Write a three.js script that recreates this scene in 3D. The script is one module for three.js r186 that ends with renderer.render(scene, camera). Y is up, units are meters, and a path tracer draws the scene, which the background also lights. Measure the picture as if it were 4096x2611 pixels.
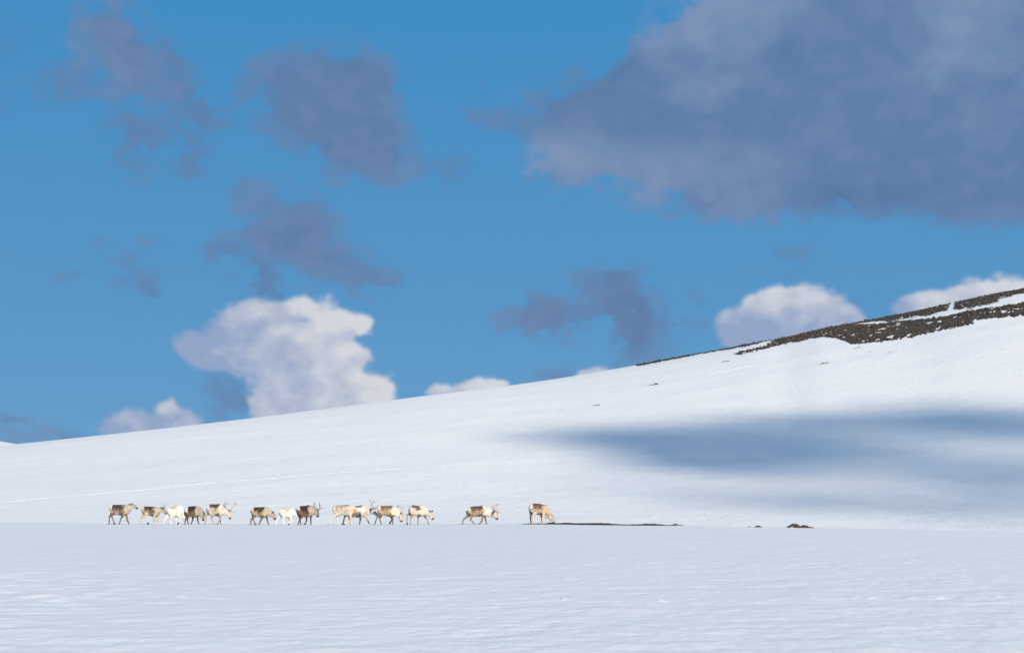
import * as THREE from 'three';
import { mergeGeometries } from 'three/addons/utils/BufferGeometryUtils.js';

// ---------------------------------------------------------------- camera
// Measurements below are in pixels of the photograph at 2408 x 1535 ("px") or 4096 x 2611 ("src"); F is the focal length in px.
const W = 1024, H = 652, F = 2836, EYE_PX = 1172, CX = 1204, SRC = 4096 / 2408, FS = F * SRC, CAM_H = 1.5, D0 = 70;
const scene = new THREE.Scene();
const camera = new THREE.PerspectiveCamera(2 * Math.atan(767.5 / F) * 180 / Math.PI, W / H, 0.2, 30000);
camera.position.set(0, CAM_H, 0);
camera.setViewOffset(W, H, 0, -(EYE_PX - 767.5) / 1535 * H, W, H);   // a shift lens: the view is level, the frame is moved up

// ---------------------------------------------------------------- renderer, sun
const renderer = new THREE.WebGLRenderer({ antialias: true });
renderer.setSize(W, H);
renderer.toneMapping = THREE.LinearToneMapping;
const EXPOSURE = 1.1;
renderer.toneMappingExposure = EXPOSURE;
renderer.shadowMap.enabled = true;

const SUN_EL = 22 * Math.PI / 180, SUN_AZ = 26 * Math.PI / 180;        // behind the camera, to the right
const SUN = new THREE.Vector3(Math.sin(SUN_AZ) * Math.cos(SUN_EL), Math.sin(SUN_EL), Math.cos(SUN_AZ) * Math.cos(SUN_EL));
const sun = new THREE.DirectionalLight(new THREE.Color().setRGB(1, 0.885, 0.70), 4.95);
sun.name = 'sun';
sun.target.position.set(0, 0, -D0);
sun.position.copy(sun.target.position).addScaledVector(SUN, 400);
sun.castShadow = true;
Object.assign(sun.shadow.camera, { left: -500, right: 500, top: 400, bottom: -400, near: 1, far: 4000 });
sun.shadow.mapSize.set(4096, 4096);
scene.add(sun, sun.target);

// ---------------------------------------------------------------- numbers
let seed = 1234567;
const rnd = () => { seed = (seed * 1664525 + 1013904223) >>> 0; return seed / 4294967296; };
const rr = (a, b) => a + (b - a) * rnd();
const clamp = (x, a = 0, b = 1) => x < a ? a : x > b ? b : x;
const sstep = (a, b, x) => { const t = clamp((x - a) / (b - a)); return t * t * (3 - 2 * t); };
const mix = (a, b, t) => a + (b - a) * t;
const lin = c => { c /= 255; return c <= 0.04045 ? c / 12.92 : ((c + 0.055) / 1.055) ** 2.4; };
const rgb = (r, g, b) => [lin(r), lin(g), lin(b)];
const mix3 = (a, b, t) => [a[0] + (b[0] - a[0]) * t, a[1] + (b[1] - a[1]) * t, a[2] + (b[2] - a[2]) * t];
const PERM = new Uint8Array(512);
{ const p = [...Array(256).keys()]; for (let i = 255; i > 0; i--) { const j = Math.floor(rnd() * (i + 1)); [p[i], p[j]] = [p[j], p[i]]; } for (let i = 0; i < 512; i++) PERM[i] = p[i & 255]; }
const grad = (h, x, y, z) => { h &= 15; const u = h < 8 ? x : y, v = h < 4 ? y : h === 12 || h === 14 ? x : z; return ((h & 1) ? -u : u) + ((h & 2) ? -v : v); };
function noise(x, y, z = 0) {
  const xf = Math.floor(x), yf = Math.floor(y), zf = Math.floor(z), X = xf & 255, Y = yf & 255, Z = zf & 255;
  x -= xf; y -= yf; z -= zf;
  const u = x * x * x * (x * (x * 6 - 15) + 10), v = y * y * y * (y * (y * 6 - 15) + 10), w = z * z * z * (z * (z * 6 - 15) + 10);
  const A = PERM[X] + Y, AA = PERM[A] + Z, AB = PERM[A + 1] + Z, B = PERM[X + 1] + Y, BA = PERM[B] + Z, BB = PERM[B + 1] + Z;
  return mix(mix(mix(grad(PERM[AA], x, y, z), grad(PERM[BA], x - 1, y, z), u), mix(grad(PERM[AB], x, y - 1, z), grad(PERM[BB], x - 1, y - 1, z), u), v),
    mix(mix(grad(PERM[AA + 1], x, y, z - 1), grad(PERM[BA + 1], x - 1, y, z - 1), u), mix(grad(PERM[AB + 1], x, y - 1, z - 1), grad(PERM[BB + 1], x - 1, y - 1, z - 1), u), v), w);
}
const fbm = (x, y, z, n = 4, gain = 0.5) => { let s = 0, a = 1, f = 1; for (let i = 0; i < n; i++) { s += a * noise(x * f + i * 17.3, y * f - i * 9.1, z * f + i * 4.7); a *= gain; f *= 2.03; } return s; };
function curve(list) {            // smooth line through [x, y] points, held constant outside
  return x => {
    if (x <= list[0][0]) return list[0][1];
    const n = list.length - 1;
    if (x >= list[n][0]) return list[n][1];
    let i = 0; while (x > list[i + 1][0]) i++;
    const [x0, y0] = list[i], [x1, y1] = list[i + 1], h = x1 - x0, t = (x - x0) / h;
    const m = k => k <= 0 || k >= n ? (k <= 0 ? (list[1][1] - list[0][1]) / (list[1][0] - list[0][0]) : (list[n][1] - list[n - 1][1]) / (list[n][0] - list[n - 1][0])) : (list[k + 1][1] - list[k - 1][1]) / (list[k + 1][0] - list[k - 1][0]);
    const t2 = t * t, t3 = t2 * t;
    return (2 * t3 - 3 * t2 + 1) * y0 + (t3 - 2 * t2 + t) * h * m(i) + (-2 * t3 + 3 * t2) * y1 + (t3 - t2) * h * m(i + 1);
  };
}
// names, labels
const taken = {};
function numbered(n) { const k = taken[n] = (taken[n] ?? -1) + 1; return k ? `${n}_${String(k).padStart(3, '0')}` : n; }
function tag(o, label, category, group, kind) {
  if (label) o.userData.label = label;
  if (category) o.userData.category = category;
  if (group) o.userData.group = group;
  if (kind) o.userData.kind = kind;
  return o;
}
function thing(name, label, category, pos = [0, 0, 0], group) {
  const g = new THREE.Group(); g.name = numbered(name); g.position.set(...pos); scene.add(g);
  return tag(g, label, category, group);
}
function part(parent, name, geometry, material) {
  const m = new THREE.Mesh(geometry, material); m.name = name; m.castShadow = m.receiveShadow = true; parent.add(m); return m;
}

// ---------------------------------------------------------------- sky: air and clouds
{
  const TW = 4096, TH = 2048, data = new Float32Array(TW * TH * 4);
  // [x, y, rx, ry, weight, lightness] in px of the photograph; lightness -1..1
  const q = (list, f) => list.map(f);
  const z1 = ([x, y, rx, ry, w = 1, l = 0]) => [x * .5, y * .5, rx * .5, ry * .5, w, l];
  const z2 = ([x, y, rx, ry, w = 1, l = 0]) => [1117 + x * .536, y * .536, rx * .536, ry * .536, w, l];
  const z3 = ([x, y, rx, ry, w = 1, l = 0]) => [x * .5, 529 + y * .5, rx * .5, ry * .5, w, l];
  const z4 = ([x, y, rx, ry, w = 1, l = 0]) => [1117 + x * .536, 529 + y * .536, rx * .536, ry * .536, w, l];
  const thin = [
    ...q([[500, 120, 120, 100, .7, .25], [570, 250, 130, 150, .75, .3], [650, 400, 190, 150, .75, .2], [310, 390, 130, 80, .75], [620, 650, 120, 85, .85, -.1], [880, 700, 120, 90, .75, -.15], [990, 560, 100, 65, .75, -.1],
      [1110, 410, 75, 55, .7], [1220, 310, 75, 55, .6, .1], [800, 290, 70, 70, .6], [850, 470, 120, 110, .65], [930, 790, 100, 40, .5, -.1], [680, 830, 90, 40, .45],
      [1330, 430, 130, 110, .85, -.1], [1560, 440, 220, 170, .95], [1640, 590, 190, 150, 1, .1], [1780, 700, 150, 105, 1], [1520, 640, 200, 110, .8, -.05], [1720, 390, 110, 110, .8, .1], [1480, 290, 130, 50, .5], [1860, 780, 80, 50, .7], [1280, 560, 120, 60, .5],
      [2120, 770, 110, 75, .5, -.1], [2300, 390, 22, 34, .4, -.1],
      [1120, 890, 55, 50, .6, .1], [1260, 910, 80, 65, .75, .15], [1300, 1040, 210, 100, .85, .15], [1480, 1000, 110, 80, .8, .05]], z1),
    ...q([[1350, 100, 200, 75, .8, .1], [1110, 190, 130, 60, .75, -.05], [1020, 110, 90, 40, .6], [1240, 290, 80, 80, .85, -.15], [1560, 150, 170, 90, .85], [1740, 230, 120, 50, .8], [1850, 260, 60, 25, .6],
      [560, 160, 60, 55, .65], [640, 240, 100, 45, .75], [720, 290, 60, 30, .55], [770, 345, 40, 35, .7, -.1], [450, 70, 60, 18, .5], [350, 250, 90, 45, .5], [710, 65, 70, 40, .4],
      [1080, 740, 120, 90, .5, -.1], [1160, 830, 60, 70, .5, -.1], [60, 970, 110, 60, .55, .5], [190, 965, 60, 60, .55, .5], [330, 985, 90, 45, .5], [80, 930, 80, 20, .5, -.1], [1000, 900, 60, 50, .5]], z3),
    ...q([[230, 400, 110, 70, .85, .1], [310, 360, 110, 70, .85, .15], [600, 310, 130, 110, .95, .1], [500, 420, 260, 90, .95, .15], [700, 450, 140, 130, .9, .1], [730, 540, 140, 70, .8, .1], [580, 240, 130, 50, .8, .05], [330, 650, 90, 45, .8, .05], [980, 310, 70, 40, .4],
      [1400, 130, 100, 60, .55, 0], [1500, 210, 90, 50, .5, 0], [950, 440, 120, 40, .6, .15], [1720, 320, 120, 40, .35, .1], [220, 300, 20, 16, .5]], z4),
    ...q([[1150, 90, 270, 190, 1.4, 1.05], [900, 260, 220, 140, 1.2, .6], [740, 330, 120, 120, 1, .1], [1080, 350, 260, 170, 1.2, .35], [850, 500, 420, 190, 1.3, -.1], [600, 470, 200, 140, 1.1, -.25], [460, 650, 170, 120, 1.2, .95], [750, 740, 330, 120, 1.3, .75], [1100, 720, 280, 130, 1.2, .6], [1250, 830, 260, 110, 1.1, .35],
      [1350, 270, 120, 80, 1, -.3], [1620, 250, 350, 300, 1.4, -.1], [1750, 60, 300, 110, 1.1, .3], [2150, 160, 300, 180, 1.5, .9], [2300, 450, 320, 260, 1.4, .35], [2000, 500, 330, 260, 1.4, .1], [1500, 550, 420, 260, 1.4, 0], [1600, 800, 260, 120, 1.2, -.35], [1900, 780, 320, 150, 1.2, -.2], [2250, 780, 320, 170, 1.2, 0], [2150, 890, 150, 50, .7, -.1], [2400, 850, 200, 120, 1, .1],
      [460, 520, 130, 65, .7, 0], [130, 500, 160, 60, .55, -.1], [340, 430, 140, 60, .55, -.05], [400, 560, 110, 70, .65, .1], [230, 560, 100, 45, .5, -.15], [350, 800, 130, 50, .6, .2], [1000, 890, 260, 50, .8, .1], [1350, 30, 200, 90, 1, .5], [2700, 300, 500, 500, 1.4, 0], [3100, 600, 500, 300, 1.2, .2]], z2),
  ];
  const heap = [
    ...q([[1150, 440, 130, 80, 1, .35], [1210, 500, 190, 120, 1, .45], [1020, 560, 130, 90, 1, .2], [870, 570, 65, 60, 1, .1], [925, 625, 90, 50, .9, .0], [1350, 560, 230, 170, 1, .5], [1330, 420, 80, 60, .8, .4], [1510, 440, 150, 110, 1, .75], [1400, 370, 70, 40, .8, .6], [1660, 460, 80, 55, 1, .75], [1560, 540, 150, 120, 1, .6], [1560, 640, 190, 150, 1, .95], [1420, 720, 210, 170, 1, .6], [1280, 820, 110, 140, 1, .55], [1700, 610, 70, 60, .8, .6], [1770, 790, 105, 95, 1, 1], [1600, 800, 260, 130, 1, .95], [1240, 900, 60, 60, 1, .5], [1090, 630, 120, 60, .9, .05], [1400, 440, 60, 32, -.75, 0], [1700, 540, 70, 36, -.7, 0], [1760, 690, 55, 45, -.6, 0], [1930, 780, 60, 90, -.8, 0], [1720, 445, 50, 26, .7, .8],
      [590, 905, 85, 80, .85, .0], [790, 925, 140, 90, .85, .12], [780, 870, 50, 45, .9, .5], [860, 950, 95, 65, .8, .1], [510, 960, 70, 70, .7, -.1], [790, 810, 22, 30, .6, .1], [660, 950, 90, 60, .8, .0],
      [2060, 800, 115, 50, 1, .75], [2250, 785, 110, 38, 1, .75], [2330, 755, 45, 20, .9, .8]], z3),
    ...q([[548, 654, 84, 38, .85, .65], [480, 668, 55, 26, .8, .5], [1390, 330, 145, 70, 1, .8], [1500, 350, 140, 85, .7, .55], [1280, 370, 95, 65, 1, .7], [1200, 430, 130, 80, 1, .25], [1130, 430, 90, 60, .9, .1], [1370, 450, 190, 95, 1.1, .1], [1330, 400, 120, 60, .9, .2], [1590, 405, 95, 90, .55, .3], [1500, 460, 190, 90, .9, .2], [1670, 410, 60, 65, .6, .1], [1120, 500, 70, 40, .9, .1],
      [1960, 360, 85, 60, 1, .6], [2070, 340, 135, 70, 1, .55], [2260, 290, 145, 80, 1, .85], [2190, 345, 150, 65, 1, .4], [2350, 320, 130, 78, 1, .7], [1880, 390, 70, 50, .9, .2], [2500, 330, 160, 90, 1, .9], [50, 710, 90, 40, 1, .8]], z4),
  ];
  // to angles: [azimuth, elevation, r azimuth, r elevation, weight, lightness] in radians
  const toAngles = b => {
    const x = (b[0] - CX) / F, y = (EYE_PX - b[1]) / F, k = Math.hypot(1, x);
    const el = Math.atan2(y, k), az = Math.atan(x);
    return [az, el, b[2] / F / (1 + x * x) / 1, b[3] / F / k, b[4], b[5]];
  };
  const A = thin.map(b => b[0] < 1200 ? [b[0], b[1], b[2] * 1.1, b[3] * 1.12, b[4] * 1.18, b[5]] : b).map(toAngles), B = heap.map(b => [b[0], b[1], b[2] * .93, b[3] * .93, b[4], b[5]]).map(toAngles);
  // the same kind of clouds all round, outside the frame
  const half = Math.atan(CX / F), top = Math.atan(EYE_PX / F);
  for (let i = 0; i < 120; i++) {
    const az = rr(-Math.PI, Math.PI), el = rr(.05, 1.25);
    if (Math.abs(az) < half + .16 && el < top + .14) continue;
    const n = 4 + Math.floor(rnd() * 6), s = rr(.02, .09);
    for (let k = 0; k < n; k++) A.push([az + rr(-2, 2) * s / Math.cos(Math.min(el, 1.1)), el + rr(-.8, .8) * s, s * rr(.5, 1.3) / Math.cos(Math.min(el, 1.1)), s * rr(.4, .9), rr(.6, 1.2), rr(-.2, .6)]);
  }
  for (let i = 0; i < 60; i++) {
    const az = rr(-Math.PI, Math.PI), el = rr(.0, .14);
    if (Math.abs(az) < half + .13) continue;
    const n = 3 + Math.floor(rnd() * 6), s = rr(.015, .04);
    for (let k = 0; k < n; k++) B.push([az + rr(-2, 2) * s, el + rr(-.5, 1) * s, s * rr(.6, 1.3), s * rr(.5, 1.1), 1, rr(.2, 1)]);
  }
  const BINS = 360, binsOf = list => {
    const bins = Array.from({ length: BINS }, () => []);
    for (const b of list) for (let k = Math.floor((b[0] - b[2] * 2.1 - .06 + Math.PI) / (2 * Math.PI) * BINS); k <= (b[0] + b[2] * 2.1 + .06 + Math.PI) / (2 * Math.PI) * BINS; k++) bins[((k % BINS) + BINS) % BINS].push(b);
    return bins;
  };
  const binA = binsOf(A), binB = binsOf(B), out = [0, 0];
  function field(bins, az, el) {
    let s = 0, l = 0, c = 0;
    const list = bins[((Math.floor((az + Math.PI) / (2 * Math.PI) * BINS) % BINS) + BINS) % BINS];
    for (let i = 0; i < list.length; i++) {
      const b = list[i], y = (el - b[1]) / b[3];
      if (y > 2 || y < -2) continue;
      let x = az - b[0]; if (x > Math.PI) x -= 2 * Math.PI; else if (x < -Math.PI) x += 2 * Math.PI;
      x /= b[2];
      const d = x * x + y * y;
      if (d > 4) continue;
      const w = (1 - d / 4) ** 3 * b[4];
      s = w < 0 ? s + w : s + w - Math.max(s, 0) * w * .35; if (w > 0) { l += w * w * b[5]; c += w * w; }
    }
    out[0] = s; out[1] = c > 1e-6 ? l / c : 0;
  }
  const airLow = rgb(109, 161, 203), airMid = rgb(89, 150, 199), airHigh = rgb(60, 139, 196), airTop = rgb(40, 113, 180);
  const thinDark = rgb(87, 117, 159), thinMid = rgb(99, 127, 167), thinLight = rgb(129, 147, 182);
  const heapShade = rgb(148, 166, 200), heapMid = rgb(176, 186, 208), heapLight = rgb(214, 216, 222);
  for (let j = 0; j < TH; j++) {
    const el = ((j + .5) / TH - .5) * Math.PI, ce = Math.cos(el), dy = Math.sin(el);
    for (let i = 0; i < TW; i++) {
      const th = ((i + .5) / TW - .5) * 2 * Math.PI, dx = ce * Math.cos(th), dz = ce * Math.sin(th), o = (j * TW + i) * 4;
      let c;
      if (el < -.01) c = airLow;
      else {
        const e = el * 180 / Math.PI;
        c = e < 9 ? mix3(airLow, airMid, clamp(e / 9)) : e < 24 ? mix3(airMid, airHigh, (e - 9) / 15) : mix3(airHigh, airTop, clamp((e - 24) / 50));
        const az = Math.atan2(dx, -dz);
        const w1 = fbm(dx * 14, dy * 18, dz * 14, 4), w2 = fbm(dx * 14 + 31, dy * 18 + 7, dz * 14, 4);
        const fine = fbm(dx * 42, dy * 58, dz * 42, 4, .5);
        field(binA, az + w1 * .014 + fine * .004, el + w2 * .011 + fine * .003);
        let s = out[0], l = out[1];
        if (s > .02) {
          const wisp = fbm(dx * 110 + w1 * 3, dy * 190, dz * 110 + w2 * 3, 3, .6);
          const full = clamp((s - .85) * 2.2), n = (fine * 1.15 + wisp * .55 + w2 * .35) * (1 - full * .8), dens = sstep(.04, 1.15, s * (1 + n) + n * .10) * mix(.70, 1, full);
          l += fine * .30 + w2 * .22 + wisp * .10;
          const col = l < 0 ? mix3(thinMid, thinDark, clamp(-l * 1.6)) : mix3(thinMid, thinLight, clamp(l));
          c = mix3(c, col, dens * .93);
        }
        if (el < .5) {
          field(binB, az + w1 * .005 + fine * .0028, el + w2 * .004 + fine * .0028);
          s = out[0]; l = out[1];
          if (s > .05) {
            const edge = fbm(dx * 85, dy * 100, dz * 85, 3, .55), s0 = s + edge * .26 + fine * .18;
            field(binB, az + .010 + w1 * .005 + fine * .0028, el + .008 + w2 * .004 + fine * .0028);
            const lit = clamp(l * 1.0 + (s0 - out[0]) * .35 + w2 * .25 + fine * .24 + edge * .06 - .14);
            const dens = sstep(.30, .90, s0);
            const col = lit < .4 ? mix3(heapShade, heapMid, lit / .4) : mix3(heapMid, heapLight, (lit - .4) / .6);
            c = mix3(c, col, dens * .96);
          }
        }
      }
      data[o] = c[0] / EXPOSURE; data[o + 1] = c[1] / EXPOSURE; data[o + 2] = c[2] / EXPOSURE; data[o + 3] = 1;
    }
  }
  const sky = new THREE.DataTexture(data, TW, TH, THREE.RGBAFormat, THREE.FloatType);
  sky.mapping = THREE.EquirectangularReflectionMapping;
  sky.magFilter = sky.minFilter = THREE.LinearFilter;
  sky.wrapS = THREE.RepeatWrapping;
  sky.name = 'sky'; sky.needsUpdate = true;
  scene.background = sky;
  scene.environment = sky;
}

// ---------------------------------------------------------------- snow
function bumpTexture(n, fn) {
  const d = new Uint8Array(n * n * 4);
  for (let j = 0; j < n; j++) for (let i = 0; i < n; i++) { const v = clamp(fn(i / n, j / n)) * 255; d.set([v, v, v, 255], (j * n + i) * 4); }
  const t = new THREE.DataTexture(d, n, n); t.wrapS = t.wrapT = THREE.RepeatWrapping; t.magFilter = THREE.LinearFilter; t.minFilter = THREE.LinearMipmapLinearFilter; t.generateMipmaps = true; t.needsUpdate = true;
  return t;
}
// noise that repeats: blend of four shifted copies
const tileNoise = (u, v, f, z, n) => {
  const g = (a, b) => fbm(a * f, b * f, z, n);
  return g(u, v) * (1 - u) * (1 - v) + g(u - 1, v) * u * (1 - v) + g(u, v - 1) * (1 - u) * v + g(u - 1, v - 1) * u * v;
};
const snowBump = bumpTexture(1024, (u, v) => .5 + .34 * tileNoise(u, v, 9, 3.1, 3) + .16 * tileNoise(u, v, 40, 8.3, 3));
const snowNear = new THREE.MeshStandardMaterial({ name: 'snow', color: new THREE.Color().setRGB(.87, .865, .84), roughness: .85, bumpMap: snowBump, bumpScale: .033 });
const snowFar = new THREE.MeshStandardMaterial({ name: 'wind packed snow', color: new THREE.Color().setRGB(.87, .865, .84), roughness: .85, bumpMap: snowBump, bumpScale: .15 });

// height of the near field: flat, with a crest D0 metres off whose line in the photograph is listed in src px
const crestLine = curve([[-800, 2088], [0, 2091], [440, 2097.2], [700, 2097.6], [1000, 2099], [1500, 2099.4], [1846, 2097.4], [2097, 2096.4], [2230, 2096.8], [2370, 2099], [2516, 2100.6], [2680, 2101.6], [2760, 2101], [3000, 2108], [3150, 2110.2], [3400, 2114], [4096, 2128], [4800, 2136]]);
const crestY = x => CAM_H - (crestLine(2048 + x * FS / D0) - EYE_PX * SRC) * D0 / FS;
const ridges = [];                                                     // small wind-raised lips of snow, [x, d, half length, half depth, height]
{ const at = (sx, sy, w, h) => { const d = CAM_H * FS / (sy - EYE_PX * SRC); ridges.push([(sx - 2048) * d / FS, d, w * d / FS / 2 * 1.2, .05 + h * .4, h * .55]); };
  for (const [x, y, w, h] of [[720, 2390, 40, .05], [610, 2388, 24, .03], [800, 2391, 16, .025], [1560, 2396, 110, .04], [1650, 2397, 60, .035], [1750, 2398, 70, .03], [1850, 2399, 50, .03], [1960, 2400, 60, .03], [1480, 2394, 50, .02], [2256, 2396, 12, .05], [2640, 2402, 34, .05], [2920, 2400, 46, .035], [3080, 2398, 60, .035], [3020, 2408, 30, .02], [3480, 2392, 50, .05], [3640, 2394, 60, .035], [3760, 2393, 60, .05], [3990, 2388, 40, .045], [4060, 2382, 60, .04], [3250, 2390, 30, .03], [3420, 2388, 40, .03], [2950, 2438, 40, .025], [1720, 2189, 40, .04], [3300, 2300, 90, .03], [3650, 2240, 30, .05], [3820, 2330, 40, .04], [3480, 2265, 26, .04], [40, 2362, 30, .05], [250, 2394, 60, .04], [3870, 2190, 30, .05]]) at(x, y, w, h);
  for (let i = 0; i < 70; i++) at(rr(0, 4096), 2150 + 420 * rnd() ** .8, rr(20, 70), rr(.005, .013)); }
function fieldY(x, z) {
  const d = -z;
  let y = crestY(x) * sstep(8, D0, d);
  const near = 1 - sstep(80, 160, Math.hypot(x, z));
  y += near * (.030 * noise(x * .16, z * .10, 1.7) * sstep(D0, 50, d) + .014 * noise(x * .7 + z * .25, z * .9, 5.2) * sstep(D0, 55, d) + .010 * noise(x * 2.1 + z * .6, z * 2.8, 9.2) * sstep(44, 20, d));
  y += .045 * sstep(34, 14, d) * sstep(-2, -14, x + 4 * noise(x * .2, z * .2)) * noise(x * 1.7, z * 2.6, 2.2);
  if (d > 8 && d < 60) for (const [rx, rd, w, h2, h] of ridges) { const v = (d - rd) / h2; if (v > -3 && v < 3) { const u = (x - rx) / w; if (u > -2 && u < 2) y += h * Math.exp(-v * v - u * u * 1.4); } }
  if (d > 70.9) { const t = d - 70.9; y -= t < 6 ? t * t * .011 : .396 + (t - 6) * .132; }
  return Math.max(y, -5.2 + (d > 70 ? 0 : 0));
}
{
  const angles = [], radii = [];
  for (let i = 0; i <= 620; i++) angles.push(-.47 + .94 * i / 620);
  for (let i = 1; i < 110; i++) angles.push(.47 + (2 * Math.PI - .94) * i / 110);
  for (let r = .4; r < 9; r *= 1.22) radii.push(r);
  for (let r = 9; r < 69; r *= 1.0052) radii.push(r);
  for (let r = 69; r < 80; r += .12) radii.push(r);
  for (let r = 80; r < 12000; r *= 1.06) radii.push(r);
  const na = angles.length, P = [], U = [], I = [];
  for (const r of radii) for (const a of angles) { const x = r * Math.sin(a), z = -r * Math.cos(a); P.push(x, fieldY(x, z), z); U.push(x / 7, z / 7); }
  for (let k = 0; k + 1 < radii.length; k++) for (let i = 0; i < na; i++) { const j = (i + 1) % na, a = k * na + i, b = k * na + j, c = a + na, d = b + na; I.push(a, b, d, a, d, c); }
  const cen = P.length / 3; P.push(0, fieldY(0, 0), 0); U.push(0, 0);
  for (let i = 0; i < na; i++) I.push(cen, (i + 1) % na, i);
  const g = new THREE.BufferGeometry();
  g.setAttribute('position', new THREE.Float32BufferAttribute(P, 3)); g.setAttribute('uv', new THREE.Float32BufferAttribute(U, 2)); g.setIndex(I); g.computeVertexNormals();
  const m = new THREE.Mesh(g, snowNear); m.name = 'snow_field'; m.receiveShadow = m.castShadow = true;
  tag(m, 'flat wind-packed snow field in the foreground, up to the crest the reindeer walk on', null, null, 'structure'); scene.add(m);
}

// the hill: elevation tangent T rises from T0 at distance H0 to the skyline T1(a) at distance HT(a); a is x / distance
const skyPx = curve([[-1500, 1215], [-700, 1120], [-300, 1075], [0, 1047.5], [240, 1022.5], [480, 996], [720, 966.5], [960, 935.5], [1200, 906], [1340, 885.5], [1500, 858], [1604, 839], [1700, 822], [1780, 806], [1850, 794], [1926, 776], [2000, 762], [2150, 733.5], [2250, 711], [2350, 690], [2408, 679], [2700, 625], [3200, 545], [3800, 520]]);
const H0 = 105, T0 = -.056;
const T1 = a => (EYE_PX - skyPx(CX + a * F)) / F;
const HT = a => mix(450, 550, sstep(-.5, .5, a));
function hillY(a, u) {
  const d = H0 + u * (HT(a) - H0), x = a * d, t1 = T1(a);
  let y;
  if (u <= 1) y = CAM_H + d * (T0 + (t1 - T0) * (1 - (1 - u) ** 2));
  else { const e = d - HT(a); y = CAM_H + HT(a) * t1 + e * (t1 - .0006 * e) - .02 * e; }
  const k = sstep(0, .12, u) * (1 - .85 * sstep(.75, 1, u));
  y += k * (.9 * noise(x * .011, d * .008, 4.4) + .24 * noise(x * .035, d * .05, 7.7) + .06 * noise(x * .12 + d * .05, d * .2, 2.9) + .02 * noise(x * .5, d * .7, 6.1));
  return y;
}
const hillAt = (a, u, lift = 0) => { const d = H0 + u * (HT(a) - H0); return [a * d, hillY(a, u) + lift, -d]; };
function hillFromPx(px, py) {
  const a = (px - CX) / F, t = (EYE_PX - py) / F, g = clamp((t - T0) / (T1(a) - T0));
  return [a, 1 - Math.sqrt(1 - g)];
}
{
  const as = [], us = [];
  for (let i = 0; i < 40; i++) as.push(-1.05 + .6 * i / 40);
  for (let i = 0; i <= 640; i++) as.push(-.45 + .9 * i / 640);
  for (let i = 1; i <= 40; i++) as.push(.45 + .75 * i / 40);
  for (let i = 0; i <= 300; i++) us.push(i / 300);
  for (let i = 1; i <= 24; i++) us.push(1 + i * .03);
  const P = [], U = [], I = [], n = as.length;
  for (const u of us) for (const a of as) { const p = hillAt(a, u); const edge = sstep(-.75, -1.05, a) + sstep(.8, 1.2, a); p[1] -= edge * (p[1] + 8); P.push(...p); U.push(p[0] / 26, p[2] / 26); }
  for (let k = 0; k + 1 < us.length; k++) for (let i = 0; i + 1 < n; i++) { const p = k * n + i; I.push(p, p + 1, p + n + 1, p, p + n + 1, p + n); }
  const g = new THREE.BufferGeometry();
  g.setAttribute('position', new THREE.Float32BufferAttribute(P, 3)); g.setAttribute('uv', new THREE.Float32BufferAttribute(U, 2)); g.setIndex(I); g.computeVertexNormals();
  const m = new THREE.Mesh(g, snowFar); m.name = 'snow_hill'; m.castShadow = m.receiveShadow = true;
  tag(m, 'long snow covered hill rising to the right behind the reindeer', null, null, 'structure'); scene.add(m);
}
{ // a second hill, far beyond the left end of the first
  const P = [], U = [], I = [], N = 120;
  for (let j = 0; j <= N; j++) for (let i = 0; i <= N; i++) {
    const dx = (i / N - .5) * 1500, dz = (j / N - .5) * 1500, r2 = (dx * dx + dz * dz) / (360 * 360), x = -.52 * 1500 + dx, z = -1500 + dz;
    P.push(x, 92 * Math.exp(-r2) - 6 + 2 * fbm(x * .006, z * .006, 3, 3) - 3 * sstep(3, 4, r2), z); U.push(x / 26, z / 26);
  }
  for (let j = 0; j < N; j++) for (let i = 0; i < N; i++) { const p = j * (N + 1) + i; I.push(p, p + N + 1, p + N + 2, p, p + N + 2, p + 1); }
  const g = new THREE.BufferGeometry();
  g.setAttribute('position', new THREE.Float32BufferAttribute(P, 3)); g.setAttribute('uv', new THREE.Float32BufferAttribute(U, 2)); g.setIndex(I); g.computeVertexNormals();
  const m = new THREE.Mesh(g, snowFar); m.name = 'distant_hill'; m.castShadow = m.receiveShadow = true;
  tag(m, 'far white snow hill just showing at the left edge behind the long slope', null, null, 'structure'); scene.add(m);
}
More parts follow.
